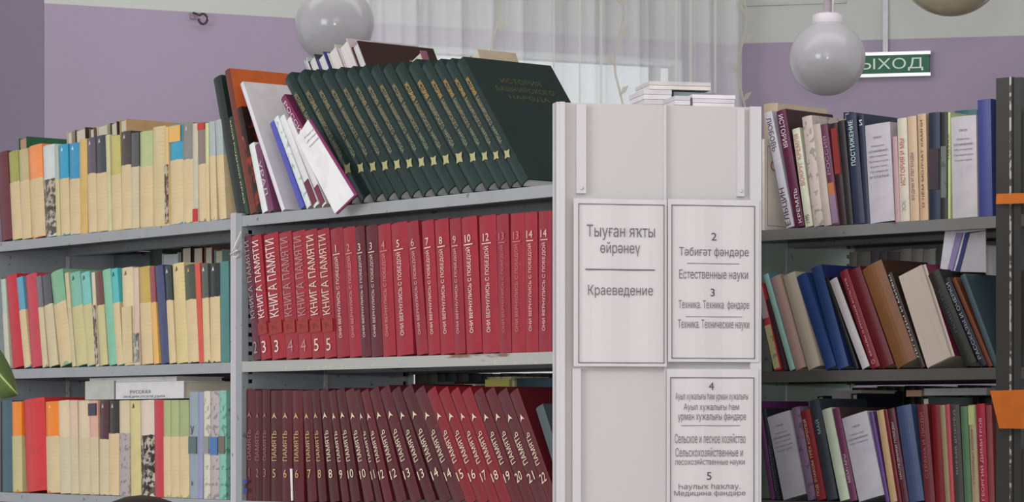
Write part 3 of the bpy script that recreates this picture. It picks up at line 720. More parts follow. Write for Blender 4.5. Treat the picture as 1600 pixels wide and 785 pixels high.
# ---- red row
RED = (176, 44, 58)
PREV.clear()
R2 = [(396, 380, 371, '2', (96, 34, 52), (150, 136, 140)), (407, 391, 371, '3', (156, 26, 38), (215, 200, 200)), (423, 410, 369, '3', (158, 27, 38), (215, 200, 195)), (446, 434, 366, '4', (154, 30, 44), (170, 120, 120)),
      (466, 455, 364, '4', (156, 30, 44), (176, 120, 116)), (487, 475, 362, '5', (152, 28, 42), (215, 190, 170)), (506, 494, 361, '5', (152, 28, 42), (205, 180, 160))]
for i, (xb, xt, yt, nme, c, tc) in enumerate(R2):
    nx = R2[i+1][0] if i+1 < len(R2) else 525
    lk = ['dark maroon Memory Book volume 2, leftmost of the red row', 'red Memory Book volume 3 touching the dark maroon one', 'second red Memory Book volume 3 with white lettering', 'red Memory Book volume 4 with faded letters, the left one',
          'red Memory Book volume 4 with faded letters, the right one', 'red Memory Book volume 5 with cream letters, the left one', 'red Memory Book volume 5 beside the volume numbered 1'][i]
    book(PM, ZC[1], xb, nx-xb, xt, yt, c, lk, t=.005, d=.17, seq=True, nxt=(R2[i+1][:3] if i+1 < len(R2) else (525, 514, 360)), name='memorial_volume', group='red volumes in the middle row', rough=.42, bulge=.07,
         txt=[('КНИГА ПАМЯТИ', .335, .955, tc, 'u', .62), (nme, .055, .15, tc, 'h', .5)], band=[(.20, .30, (150, 40, 36), 'ornament')] if i else [])
R3 = [(525, 514, '1', 0, .9), (545, 534, '2', 0, .55), (564, 553, '3', 1, .9), (579, 570, '3', 1, .85), (597, 588, '4', 0, .5), (618, 608, '5', 0, .9), (650, 634, '6', 0, .7), (668, 657, '7', 0, .9), (687, 677, '8', 0, .9),
      (709, 701, '9', 0, .7), (727, 718, '10', 0, 1), (752, 746, '12', 0, .9), (779, 774, '13', 0, .3), (798, 796, '13', 0, .4), (820, 818, '14', 0, .8), (840, 840, '14', 0, .8)]
yy = lambda x: 360+(330-360)*(x-510)/(855-510)
for i, (xb, xt, nme, dkk, br) in enumerate(R3):
    nx = R3[i+1][0] if i+1 < len(R3) else 861
    tc = (int(176+(225-176)*br), int(50+(205-50)*br), int(60+(195-60)*br))
    cc = (92, 26, 36) if dkk else ((154, 26, 42) if i % 3 else (144, 28, 44))
    rep = {'3': ('the left one', 'the right one'), '13': ('the left one, letters worn dim', 'the right one, letters worn dim'), '14': ('second from the right end', 'rightmost of the row')}
    seen = sum(1 for q in R3[:i] if q[2] == nme)
    extra = (' '+rep[nme][seen]) if nme in rep else ''
    lk = '%s volume marked %s above its title, %s from left in the middle red row' % ('dark red' if dkk else 'red', nme, ORD[i+8])
    ox = .52
    book(PM, ZC[1], xb, nx-xb, xt, yy(xt), cc, lk, t=.005, d=.17, seq=True, nxt=((R3[i+1][0], R3[i+1][1], yy(R3[i+1][1])) if i+1 < len(R3) else None), name='memorial_volume', group='red volumes in the middle row', rough=.42, bulge=.08,
         txt=[(nme, .815, .87, tc, 'h', .34 if len(nme) == 1 else .55), ('ОНИ ВЕРНУЛИСЬ С ПОБЕДОЙ', .15, .775, tc, 'u', .34)],
         band=[])
    q = LAST[0]
    boxes('gold_rule', [(q[1]*.25, -.0016, q[2]*.793, q[1]*.8, -.001, q[2]*.8)], mat(tc, .5, 'flat'), q[0])
# ---- dark red row
PREV.clear()
tx = [391, 404, 412, 429, 447, 464, 484, 495, 513, 528, 538, 560.6, 573, 582, 603, 621, 643, 660, 683, 699, 720, 737, 753, 776, 789, 813, 829]
nums = [1, 2, 3, 5, 6, 6, 7, 8, 8, 9, 10, 10, 11, 12, 12, 13, 13, 14, 14, 15, 16, 17, 18, 19, 20, 21, 22]
def leanf(x): return max(0.0, min(.37, (x-455)/600*1.05))
bot = []
for i, x in enumerate(tx):
    l = leanf(x); left = (tx[i-1]+x)/2 if i else x-8
    bot.append((left+l*(789-686), left-l*(686-616)))
for i, x in enumerate(tx):
    xb, xt = bot[i]; nx = bot[i+1][0] if i+1 < len(tx) else xb+17
    yt = 610+(x-391)*9/440+random.uniform(-1.5, 1.5)
    cc = (128, 18, 30) if 19 <= i <= 22 else random.choice([(84, 20, 29), (92, 20, 29), (76, 19, 25), (86, 27, 34)])
    dim = i < 3
    tc = (150, 90, 96) if dim else ((196, 160, 96) if 3 <= i <= 7 else (216, 200, 170))
    same = nums.count(nums[i]) > 1
    sd = ', the %s of two' % ('left' if nums[:i].count(nums[i]) == 0 else 'right') if same else ''
    lk = '%s volume marked %d, %s from left on the bottom middle shelf' % ('brighter red' if 19 <= i <= 22 else 'dark maroon', nums[i], ORD[i+1])
    wpx = nx-xb
    hk_ = .42 if wpx > 12 else .62
    b = book(PM, ZC[2], xb, wpx, xt, yt, cc, lk, t=.006, d=.15, seq=True, nxt=(bot[i+1] + (yt,) if i+1 < len(tx) else None), name='memorial_volume', group='dark red volumes in the bottom middle row', rough=.42, bulge=.1,
         txt=[('ПАМЯТЬ', .365, .635, tc, 'u', hk_), (str(nums[i]), .215, .29, tc, 'h', .42 if nums[i] < 10 else .62)])
    w_, h_ = b['_w'], b['_h']; c0 = w_*.5; z0 = h_*.745; s = w_*.24; q_ = h_*.055
    tag(prism('emblem', [(c0-s, z0), (c0, z0+q_*.3), (c0+s, z0), (c0+s*.3, z0+q_*.6), (c0, z0+q_), (c0-s*.3, z0+q_*.6)], -.0014, -.0008, mat(tc, .5, 'flat'), b))
book(PM, ZC[2], 886, 14, 836, 640, (70, 82, 84), 'dark grey-teal book leaning at the right end of the bottom middle row', t=.006)
# white sliver between volumes
sl = quad('paper_slip', PM, [(453, 733), (456, 733), (457, 783), (455, 783)], .0, .002, mat((225, 222, 222), .6)); tag(sl, 'thin white paper slip between the maroon volumes numbered 6', 'paper')
fill(PM, ZC[2], 646, 862, 584, 586, 'counted rightwards above the dark red volumes')  # dark fillers added to darken the gap under the board above
# rear things over the dark red row
def rbox(x0, x1, ya, yb, t0, d, c, label, cat='book', name='book'):
    return slab(name, PM, x0, x1, ya, yb, t0, d, mat(c, .5), label, cat, GB, edge=1)
zt2 = PM.z(700, 616, .25)
for (x0, x1, ya, c, lk) in ((655, 705, 598, (52, 60, 62), 'dark slate book in the rear above the dark red row'), (706, 722, 601, (196, 40, 44), 'small red book in the rear above the dark red row'),
        (723, 741, 601, (196, 176, 150), 'small cream book in the rear between red and grey-violet'), (742, 752, 603, (100, 70, 90), 'grey-violet book in the rear left of the patterned one')):
    back(PM, ZC[2], x0, x1-x0, ya, c, lk, 0, flip=False, group=GB, t=.235, d=.095)
back(PM, ZC[2], 756, 44, 590, (188, 178, 130), 'broad patterned cream and yellow book in the rear of the bottom middle row', 0, flip=False, group=GB, t=.235, d=.095, kind='ornament', band=[(.5, .98, (196, 186, 90))])
back(PM, ZC[2], 801, 58, 592, (48, 72, 86), 'dark blue-green book in the rear near the white end panel', 0, flip=False, group=GB, t=.235, d=.095)

# ================================================================ WHITE END PANEL
pa = 12.6*math.pi/180; YP = 4.5
pdir = Vector((math.cos(pa)*1.0, math.sin(pa)))
PW = Plane(868, YP, 0); PW.a = pdir; PW.b = Vector((-pdir[1], pdir[0])); PW.ang = pa; PW.o = Vector(((868-CXP)/F*YP, YP))
uw = PW.u(1186); ztw = PW.z(868, 160)
rk = empty('end_rack', PW.frame(0, 0, 0)); tag(rk, 'white metal rack end panel with ribs, carrying three paper notices', 'bookcase')
WP = mat((188, 184, 188), .35, 'flat'); WP2 = mat((181, 176, 177), .4, 'flat')
def U(x): return PW.u(x)
z1 = ztw
boxes('end_panel', [(0, 0, 0, uw, .004, z1)], WP2, rk)
boxes('flange', [(0, -.008, 0, U(872), .02, z1), (U(872), -.012, 0, U(880), -.0002, z1)], WP, rk)
boxes('flange', [(U(1169), -.012, 0, uw, -.0002, z1), (uw-.003, .0, 0, uw, .03, z1)], WP, rk)
zr_ = PW.z(905, 303)
for (xa, xb) in ((899, 914), (1150, 1161)):
    boxes('rib', [(U(xa), -.008, zr_, U(xb), -.0002, z1-.003)], WP, rk)
    lathe_o = lathe('rivet', [(.0028, 0), (.0024, .0012), (.001, .0018)], WP, rk, 12); lathe_o.rotation_euler = (math.pi/2, 0, 0); lathe_o.location = ((U(xa)+U(xb))/2, -.0085, zr_+.008)
boxes('rib', [(U(893), -.007, 0, U(906), -.0002, PW.z(900, 576))], WP, rk)
boxes('centre_seam', [(U(1036), -.006, 0, U(1039.5), -.0002, z1)], WP, rk)
XI = .052
boxes('rack_top', [(XI, .006, z1-.02, uw-.016, .20, z1-.012)], WP, rk)
boxes('rack_side', [(XI, .0045, 0, XI+.003, .20, z1-.021)], WP2, rk); boxes('rack_side', [(uw-.019, .0045, 0, uw-.016, .20, z1-.021)], WP2, rk)
boxes('rack_back', [(XI+.004, .197, 0, uw-.02, .20, z1-.021)], WP2, rk)
INK = mat((98, 94, 98), .6, 'flat'); INKD = mat((70, 62, 68), .6, 'flat')
PAP = mat((192, 186, 190), .5, 'flat')
def notice(x0, x1, y0, y1, fx0, fx1, fy0, fy1, lines, rules, label):
    um = U(x0); zb = PW.z(x0, y1); r = empty('paper_notice', PW.frame(um, -.0145, zb)); tag(r, label, 'notice', 'printed notices on the white end panel')
    W = U(x1)-um; H = PW.z(x0, y0)-zb
    n = 10; V = []; Fs = []
    for i in range(n+1):
        x = W*i/n; y = .0008*math.sin(i*1.3)
        V += [(x, y, 0), (x, y, H), (x, y+.001, 0), (x, y+.001, H)]
    for i in range(n):
        k = 4*i; Fs += [(k, k+4, k+5, k+1), (k+2, k+3, k+7, k+6), (k, k+2, k+6, k+4), (k+1, k+5, k+7, k+3)]
    Fs += [(0, 1, 3, 2), (4*n, 4*n+2, 4*n+3, 4*n+1)]
    r_ = r; r = mesh_obj('sheet', V, Fs, PAP, r_)
    zz = lambda x, y: PW.z(x, y)-zb
    a, b_, c, d = U(fx0)-um, U(fx1)-um, zz(fx0, fy1), zz(fx0, fy0); k = .0014; yf = -.0014
    boxes('printed_frame', [(a, yf, c, a+k, yf+.0003, d), (b_-k, yf, c, b_, yf+.0003, d), (a, yf, d-k, b_, yf+.0003, d), (a, yf, c, b_, yf+.0003, c+k)], INK, r)
    for (s, xa, xb, ya, yb, ink) in lines:
        text('lettering', s, INKD if ink else INK, r, (U(xa)+U(xb))/2-um, (zz(xa, ya)+zz(xa, yb))/2, U(xb)-U(xa), abs(zz(xa, ya)-zz(xa, yb)), yf-.0002, 'h', .004 if not ink else .03)
    for (xa, xb, y, th) in rules:
        boxes('printed_rule', [(U(xa)-um, yf, zz(xa, y), U(xb)-um, yf+.0002, zz(xa, y)+th)], INK, r)
notice(893, 1038, 311, 573, 900, 1034, 319, 568,
       [('Тыуған яҡты', 913, 1019, 352, 376, 0), ('өйрәнеү', 934, 996, 379, 401, 0), ('Краеведение', 915, 1016, 446, 466, 0)],
       [(911, 1019, 423, .0022)], 'tall white notice on the left half with three lines on local history')
notice(1040, 1182, 312, 566, 1045, 1175, 321, 561,
       [('2', 1107, 1115, 365, 377, 1), ('Тәбиғәт фәндәре', 1057, 1165, 387, 404, 0), ('Естественные науки', 1057, 1164, 422, 440, 0), ('3', 1105, 1113, 452, 464, 1),
        ('Техника. Техника  фәндәре', 1056, 1166, 470, 486, 0), ('Техника. Технические науки', 1055, 1166, 500, 517, 0)],
       [(1069, 1151, 413, .0009), (1067, 1155, 496, .0009)], 'upper right white notice with sections numbered 2 and 3')
notice(1038, 1181, 577, 830, 1043, 1174, 590, 822,
       [('4', 1103, 1111, 598, 610, 1), ('Ауыл хужалығы һәм урман хужалығы', 1051, 1164, 614, 628, 0), ('Ауыл хужалығы һәм', 1064, 1150, 631, 644, 0), ('урман хужалығы фәндәре', 1055, 1161, 645, 660, 0),
        ('Сельское и лесное хозяйство', 1050, 1160, 678, 693, 0), ('Сельскохозяйственные и', 1051, 1156, 700, 714, 0), ('лесохозяйственные науки', 1050, 1159, 717, 729, 0),
        ('5', 1099, 1108, 738, 750, 1), ('Һаулыҡ һаҡлау.', 1056, 1152, 756, 767, 0), ('Медицина фәндәре', 1049, 1160, 767, 777, 0)],
       [(1060, 1152, 666, .0009)], 'lower right white notice with sections numbered 4 and 5')
# papers on top of the rack
def pbox(x0, x1, y0, y1, t, d, c, label, z0=None, name='paper_stack'):
    u0, u1 = PW.u(x0, t), PW.u(x1, t); zb = z1-.0115 if z0 is None else z0; zt = PW.z(x0, y0, t)
    r = empty(name, PW.frame(u0, t, zb)); tag(r, label, 'papers', 'papers on the white rack')
    H = zt-zb; n = max(2, min(6, int(H/.006))); W = u1-u0
    for k in range(n):
        j = random.uniform(0, .0015)
        boxes('booklet', [(j, j, H*k/n, W-j, d-j, H*(k+1)/n-.0005)], mat([c, (c[0]-14, c[1]-14, c[2]-10)][k % 2], .6), r)
    return zt
pbox(1054, 1079, 149, 160, .02, .07, (206, 200, 206), 'small white pack in front on top of the white rack, left of the wide one')
pbox(1082, 1149, 147, 160, .02, .075, (218, 208, 214), 'wide pinkish white pack in front on top of the white rack')
za = pbox(1006, 1050, 139, 160, .10, .095, (210, 204, 206), 'white pack at the back left on top of the white rack')
zb_ = pbox(1052, 1120, 143, 160, .11, .09, (130, 150, 150), 'grey-teal pack at the back behind the small white one')
pbox(1014, 1112, 126, 138, .105, .09, (206, 198, 194), 'flat cream box lying across the rear packs', max(za, zb_)+.001, 'flat_box')

# ================================================================ RIGHT BOOKCASE
GR = 'books on the right bookcase'
yr = lambda x: 180
rr1 = [
 (1190, 1190, (224, 214, 204), 'cream booklet with a thin red frame and ink drawing,', dict(w=4, y=218, d=.12, soft=True)),
 (1228, 1193, (190, 184, 196), 'grey-white book with bold black lettering,', dict(w=13, y=178, txt=[('ЕЛЬЦИН', .02, .34, (50, 44, 50), 'u', .7), ('ЛЮБОВЬ', .66, .95, (70, 64, 70), 'd', .6)])),
 (1242, 1212, (96, 30, 66), 'dark purple book with bold white lettering,', dict(w=15, y=175, board=(60, 24, 32), txt=[('КРЕМЛЬ', .03, .32, (225, 215, 215), 'u', .36, .72), ('ИСТОРИЯ', .68, .96, (225, 205, 210), 'd', .5)])),
 (1258, 1237, (206, 206, 184), 'cream book with red vertical lettering,', dict(w=12, y=203, txt=[('ВОКРУГ КРЕМЛЯ', .42, .94, (196, 110, 110), 'u', .6), ('1995', .04, .12, (80, 80, 80), 'u', .5)])),
 (1271, 1252, (196, 180, 172), 'pale book with a lilac flower drawing,', dict(y=184, kind='ornament')),
 (1287, 1269, (190, 174, 164), 'plain beige', dict(y=196)),
 (1301, 1281, (110, 52, 80), 'maroon book with an orange patch and lilac foot,', dict(y=196, w=11, band=[(.3, .42, (190, 110, 66)), (.02, .3, (146, 116, 146))], txt=[('РОССИЯ', .5, .88, (160, 140, 170), 'u', .5)])),
 (1312, 1297, (54, 34, 38), 'black book with a brick red label,', dict(y=194, w=11, band=[(.5, .95, (142, 44, 40))])),
 (1323, 1309, (46, 40, 42), 'black book with a grey streak,', dict(y=190, w=10)),
 (1334, 1320, (44, 50, 76), 'navy book with large white vertical title,', dict(y=180, w=17, txt=[('ПОСТИЖЕНИЕ', .53, .94, (200, 225, 220), 'u', .42)])),
 (1351, 1341, (44, 48, 74), 'second navy', dict(y=180, w=8, txt=[('И', .9, .95, (200, 225, 220), 'u', .6)])),
 (1358, 1350, (190, 184, 194), 'thick white paper-wrapped bundle with a typed list,', dict(y=197, w=40, typed=8, noun='')),
 (1399, 1394, (190, 150, 160), 'thin dusty pink', dict(y=214, w=7)),
 (1406, 1401, (206, 196, 180), 'white book with red and brown vertical lettering,', dict(y=186, w=15, txt=[('ИСТОРИЯ И МЫ', .35, .8, (190, 90, 70), 'u', .5), ('XX', .1, .2, (130, 170, 170), 'u', .4)])),
 (1422, 1417, (206, 176, 144), 'peach book with blue vertical lettering,', dict(y=183, w=14, txt=[('БУДНИ И ЛЕГЕНДЫ', .2, .65, (110, 90, 130), 'u', .4)])),
 (1437, 1433, (204, 168, 132), 'peach book with spaced black lettering,', dict(y=179, w=13, txt=[('О ЧЁМ МОЛЧАТ КАМНИ', .12, .94, (90, 60, 50), 'u', .32)])),
 (1451, 1450, (40, 50, 72), 'dark navy book with a brown label,', dict(y=177, w=18, band=[(.28, .66, (66, 56, 62))])),
 (1470, 1470, (52, 54, 50), 'black book with a pale strip,', dict(y=176, w=10, band=[(.2, .68, (110, 116, 110), 'ornament')])),
 (1481, 1481, (190, 206, 140), 'thin yellow-green', dict(y=176, w=5, txt=[('НАУКА', .56, .8, (110, 40, 40), 'u', .6)])),
 (1487, 1484, (194, 187, 194), 'thick white rounded bundle with a typed list,', dict(y=184, w=40, typed=6, noun='')),
 (1529, 1526, (66, 72, 142), 'tall blue-violet', dict(y=157, w=21)),
]
def typed(b, n, w, h, zc=.72, sp=.052):
    lens = [.62, .5, .74, .7, .78, .66, .7, .74, .6, .5]
    names = ['СПИСОК', 'Избранные', 'сочинения', 'История', 'Литература', 'Культура', 'Очерки', 'и статьи', 'Письма']
    for k in range(n):
        text('lettering', names[k], mat((96, 88, 104) if k else (60, 52, 60), .6, 'flat'), b, w*.52, h*(.86-.0-k*sp-(.035 if k else 0)), w*lens[k]*(.55 if k == 0 else 1), h*.022, -.0016, 'h')
def rrow(zs, lst, name, tops=None):
    PREV.clear()
    for i, e_ in enumerate(lst):
        xb, xt, c, look, o = e_; o = dict(o)
        if i+1 < len(lst): o['nxt'] = (lst[i+1][0], lst[i+1][1], lst[i+1][4]['y'])
        o['seq'] = True
        ty = o.pop('typed', 0); wp = o.pop('w', None)
        if wp is None: wp = lst[i+1][0]-xb
        y = o.pop('y'); o.setdefault('t', .006+random.uniform(-.0008, .0008)); nn = o.pop('noun', 'book' if 'book' not in look and 'bundle' not in look else '')
        if nn == 'book' and look.endswith(','): nn = ''
        lab = (look.rstrip(',')+(' '+nn if nn else '')+', %s from left, %s' % (ORD[i+1], name))
        b = book(PR, zs, xb, wp, xt, y, c, lab, group=GR, **(dict(o, soft=True, bulge=.05, name='paper_bundle', cat='bundle', pages=mat((206, 200, 206), .7)) if ty else o))
        if ty: typed(b, ty, b['_w'], b['_h'])
        if i == 0 and zs == ZR[0]:
            w_, h_ = b['_w'], b['_h']; k = .0012; cvr = b.children[0]
            boxes('printed_frame', [(w_, .01, h_*.05, w_+.0003, .01+k, h_*.93), (w_, .01, h_*.05, w_+.0003, .1, h_*.05+k), (w_, .01, h_*.93-k, w_+.0003, .1, h_*.93)], mat((190, 90, 90), .6, 'flat'), cvr)
            v, f, asp = text_data('С'); me = bpy.data.meshes.new('title'); me.from_pydata([(w_+.0005, .02+.022*p, h_*.66+.02*q) for p, q, l in v], [], f); me.materials.append(mat((196, 90, 84), .6, 'flat'))
            qo = bpy.data.objects.new('title', me); C.objects.link(qo); qo.parent = cvr
rrow(ZR[0], rr1, 'top right shelf')
back(PR, ZR[0], 1192, 22, 163, (204, 178, 150), 'cream book top in the rear beside the white panel', 0, flip=False, group=GB, t=.2)
back(PR, ZR[0], 1247, 9, 180, (200, 190, 160), 'tall pale book with a beige board in the rear of the top right row', 0, group=GB, board=(190, 168, 160), d=.14, t=.17)
back(PR, ZR[0], 1318, 10, 176, (40, 44, 62), 'long dark navy board in the rear of the top right row', 0, group=GB, board=(44, 48, 58), d=.15, t=.17)
back(PR, ZR[0], 1366, 26, 166+22, (200, 120, 90), 'reddish cream book behind the typed white bundle', 0, flip=False, group=GB, t=.165, d=.01)
back(PR, ZR[0], 1489, 36, 174, (54, 104, 110), 'teal book behind the rounded white bundle', 0, flip=False, group=GB, t=.17)
rr2 = [
 (1210, 1180, (190, 60, 66), 'thin red and cream', dict(y=446, w=11, band=[(.02, .52, (190, 180, 130), 'ornament'), (.6, 1, (170, 160, 170))])),
 (1224, 1196, (70, 40, 52), 'thin dark plum', dict(y=470, w=8)),
 (1234, 1192, (150, 196, 186), 'thin pale turquoise', dict(y=431, w=9, board=(84, 132, 160))),
 (1243, 1203, (182, 152, 142), 'pinkish paper-edged', dict(y=436, w=17, kind='pages')),
 (1262, 1222, (192, 178, 162), 'cream paper-edged', dict(y=433, w=27, kind='pages')),
 (1290, 1243, (38, 66, 130), 'strong blue', dict(y=434, w=18)),
 (1309, 1266, (40, 68, 126), 'broad strong blue', dict(y=421, w=25, board=(34, 50, 110))),
 (1336, 1288, (26, 28, 34), 'black', dict(y=436, w=9)),
 (1347, 1293, (180, 174, 178), 'pale grey', dict(y=440, w=14, board=(60, 30, 34))),
 (1362, 1311, (124, 26, 40), 'deep red book with a white diagonal title,', dict(y=427, w=15, txt=[('БЕСЕДЫ О РУССКОЙ КУЛЬТУРЕ', .12, .92, (200, 170, 175), 'u', .3), ('О', .04, .08, (190, 150, 150), 'h', .4)])),
 (1378, 1325, (98, 20, 30), 'dark wine red', dict(y=426, w=21)),
 (1400, 1345, (124, 78, 44), 'broad brown', dict(y=423, w=37, board=(74, 48, 36))),
 (1438, 1386, (56, 40, 34), 'thin dark brown book with white lettering,', dict(y=429, w=8, txt=[('ЛЕГЕНДЫ И МИФЫ', .1, .98, (190, 190, 180), 'u', .5)])),
 (1447, 1402, (190, 173, 162), 'broad pale pamphlet bundle', dict(y=434, w=57, kind='pages', d=.13, soft=True, board=(120, 30, 64), band=[(.0, 1, (192, 176, 164), 'pages')])),
 (1508, 1449, (42, 42, 38), 'thick black', dict(y=431, w=23, txt=[('ПОВЕСТИ', .35, .8, (90, 80, 96), 'u', .25)])),
 (1532, 1473, (40, 36, 50), 'black book with broken white lettering,', dict(y=439, w=12, txt=[('РАССКАЗЫ И ОЧЕРКИ', .08, .95, (150, 160, 165), 'u', .5)])),
 (1545, 1487, (110, 54, 30), 'thin rust brown', dict(y=437, w=7, h=0)),
]
for e_ in rr2: e_[4].pop('h', None)
rrow(ZR[1], rr2, 'middle right shelf')
# grey-blue books whose feet stand behind the dark post
for (xb, xt, y, w_, c, lk) in ((1553, 1500, 432, 9, (62, 82, 92), 'grey-blue book leaning behind the dark post'),):
    book(PR, ZR[1], xb, w_, xt, y, c, lk, t=.006, group=GR, d=.15)
back(PR, ZR[1], 1190, 12, 412, (48, 50, 62), 'dark book with a long board in the rear of the middle right row', .1, group=GB, board=(50, 52, 58), d=.12, t=.16)
back(PR, ZR[1], 1388, 10, 419, (46, 42, 42), 'long black-brown board in the rear above the pale bundle', .15, group=GB, board=(56, 50, 46), d=.14, t=.17)
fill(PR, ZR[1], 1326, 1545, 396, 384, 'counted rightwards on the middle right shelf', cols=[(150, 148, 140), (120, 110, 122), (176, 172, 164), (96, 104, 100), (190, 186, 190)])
fill(PR, ZR[2], 1330, 1545, 606, 604, 'counted rightwards on the bottom right shelf', cols=[(34, 30, 30), (40, 34, 32), (28, 30, 30)])  # near-black fillers added to darken the gap over the bottom row
# white folded booklet above the middle right row
fb_ = bpy.data.objects.new('folded_booklet', None); C.objects.link(fb_)
tag(fb_, 'white booklet with violet folds wedged above the middle right row by the post', 'booklet')
quad('cover', PR, [(1477, 359), (1541, 355), (1539, 360), (1512, 363), (1492, 424), (1469, 420)], .05, .003, mat((204, 202, 214), .6), fb_)
quad('inner_page', PR, [(1514, 365), (1540, 361), (1541, 426), (1498, 425)], .048, .0015, mat((176, 172, 178), .6), fb_)
quad('violet_fold', PR, [(1494, 364), (1504, 364), (1488, 424), (1480, 423)], .046, .003, mat((136, 122, 170), .6), fb_)
quad('blue_edge', PR, [(1508, 364), (1515, 363), (1499, 425), (1493, 425)], .0455, .0018, mat((52, 58, 110), .6), fb_)
rr3 = [
 (1204, 1181, (96, 42, 92), 'thin violet', dict(y=629, w=7)),
 (1212, 1190, (40, 42, 50), 'thin black book with a pale line,', dict(y=640, w=9, txt=[('СБОРНИК', .1, .6, (110, 120, 120), 'u', .3)])),
 (1223, 1196, (172, 170, 180), 'white sheet-covered bundle with a typed list,', dict(y=653, w=38, typed=6, noun='', t=.004)),
 (1262, 1236, (124, 100, 128), 'mottled lilac', dict(y=639, w=13, kind='ornament')),
 (1276, 1250, (136, 32, 40), 'red book with cream vertical lettering,', dict(y=644, w=15, txt=[('ПОД ЗНАКОМ ТРЁХ КОРОЛЕЙ', .05, .9, (206, 186, 150), 'u', .42, .35)])),
 (1292, 1263, (52, 58, 68), 'dark slate book with a small pale title,', dict(y=628, w=17, txt=[('МАЙ', .66, .8, (150, 190, 190), 'u', .4)])),
 (1312, 1283, (184, 196, 172), 'pale green-white', dict(y=642, w=16)),
 (1329, 1300, (110, 44, 84), 'violet-red book with a pale strip,', dict(y=640, w=12, board=(66, 50, 50), txt=[('МЕМУАРЫ', .2, .5, (190, 170, 180), 'u', .4)])),
 (1341, 1314, (172, 170, 180), 'second white sheet-covered bundle with a typed list,', dict(y=655, w=43, typed=4, noun='', t=.004)),
 (1384, 1358, (88, 54, 122), 'thin purple', dict(y=645, w=6)),
 (1391, 1369, (178, 146, 104), 'tan', dict(y=643, w=11)),
 (1403, 1380, (110, 22, 30), 'narrow dark red', dict(y=642, w=6)),
 (1410, 1387, (84, 36, 48), 'maroon book with pale vertical lettering,', dict(y=640, w=10, txt=[('НАСЛЕДНИКИ ПОБЕДЫ', .25, .85, (190, 180, 180), 'u', .4)])),
 (1420, 1399, (58, 74, 114), 'broad slate blue', dict(y=637, w=24)),
 (1445, 1432, (110, 34, 44), 'dark red book with worn lettering,', dict(y=634, w=16, txt=[('СТРАНА И ЛЮДИ', .25, .92, (150, 100, 100), 'u', .35)])),
 (1462, 1454, (120, 12, 22), 'glossy dark red', dict(y=634, w=14)),
 (1477, 1468, (150, 130, 96), 'narrow tan', dict(y=634, w=8)),
 (1485, 1477, (186, 70, 80), 'thin rosy red', dict(y=633, w=6)),
 (1492, 1484, (70, 64, 62), 'dark book with faint lettering,', dict(y=634, w=14, txt=[('ВРЕМЯ ВПЕРЁД', .3, .95, (140, 136, 130), 'u', .35)])),
 (1507, 1500, (80, 120, 86), 'green', dict(y=636, w=11)),
 (1519, 1512, (172, 150, 116), 'beige book with small brown lettering,', dict(y=634, w=11, band=[(.8, .99, (176, 186, 120))], txt=[('СТРАНИЦЫ ЖИЗНИ', .2, .75, (110, 80, 70), 'u', .35)])),
 (1531, 1525, (170, 32, 62), 'crimson book with large white serif title,', dict(y=632, w=13, txt=[('ГЕОРГИЙ ДИМИТРОВ', .04, .86, (225, 170, 180), 'u', .5)])),
 (1545, 1540, (146, 66, 66), 'dull red', dict(y=634, w=9)),
]
rrow(ZR[2], rr3, 'bottom right shelf')
for (x0, x1, y0, c, lk, bd) in ((1192, 10, 618, (84, 28, 30), 'dark red long board in the rear of the bottom right row', (92, 28, 32)), (1277, 10, 620, (40, 40, 54), 'dark navy long board in the rear of the bottom right row', (36, 38, 48)),
        (1330, 10, 616, (34, 34, 46), 'second dark navy long board in the rear, nearer the post', (34, 36, 48)), (1440, 12, 622, (40, 70, 60), 'dark green long board in the rear of the bottom right row', (40, 66, 56))):
    back(PR, ZR[2], x0, x1, y0, c, lk, .05, group=GB, board=bd, d=.15, t=.165)
def lay(x0, x1, ya, yb, t0, d, c, lab, rot=0.0):
    return slab('booklet', PR, x0, x1, ya, yb, t0, d, mat(c, .6), lab, 'booklet', 'booklets lying on the bottom right row', edge=1, rot=rot)
lay(1300, 1346, 610, 624, .18, .12, (176, 172, 168), 'pale grey booklet lying over the rear row beneath the sagging shelf')
lay(1416, 1440, 610, 620, .18, .1, (190, 150, 120), 'small tan booklet lying in the rear above the slate blue book')
lay(1444, 1542, 607, 618, .17, .13, (176, 174, 178), 'long grey-white folder lying in the rear near the orange card')
# next bay beyond the post
rn = 'the %s row beyond the dark post'
for zs, y0, cols in ((ZR[0], 172, ((150, 170, 130), (60, 50, 60), (186, 110, 70))), (ZR[1], 425, ((96, 150, 150), (120, 40, 50), (70, 90, 130))), (ZR[2], 705, ((150, 170, 120), (170, 160, 130), (90, 110, 90)))):
    nm = {ZR[0]: 'top', ZR[1]: 'middle', ZR[2]: 'bottom'}[zs]
    for k, c in enumerate(cols):
        x = PR
        book(PR, zs, 1593+k*13, 12, 1592+k*13-(18 if nm == 'middle' else 0)+(6 if nm == 'middle' else 0), y0, c, '%s book at the right photo edge, %s in %s' % (['pale', 'dark', 'coloured'][k], ORD[k+1], rn % nm), t=.01, group='books beyond the dark post')
# orange cards fixed to the dark post
for pts, lk, d_ in (([(1557, 303), (1640, 301), (1640, 317), (1556, 319)], 'narrow orange strip across the upper part of the dark post', .006),
                ([(1547, 611), (1640, 608), (1640, 671), (1561, 670)], 'large orange card with a slanted left edge across the dark post', .004)):
    o = quad('orange_card', PR, pts, -.02, d_, mat((222, 112, 26), .5)); tag(o, lk, 'card')
    bt = PR; c0 = PR.frame(PR.u(1590, 0), -.0155, PR.z(1590, (pts[0][1]+pts[2][1])/2))
    k = boxes('clip', [(-.01, 0, -.008, .01, .0152, .008)], DARK, None); k.matrix_world = c0; k.parent = o; k.matrix_parent_inverse = Matrix()

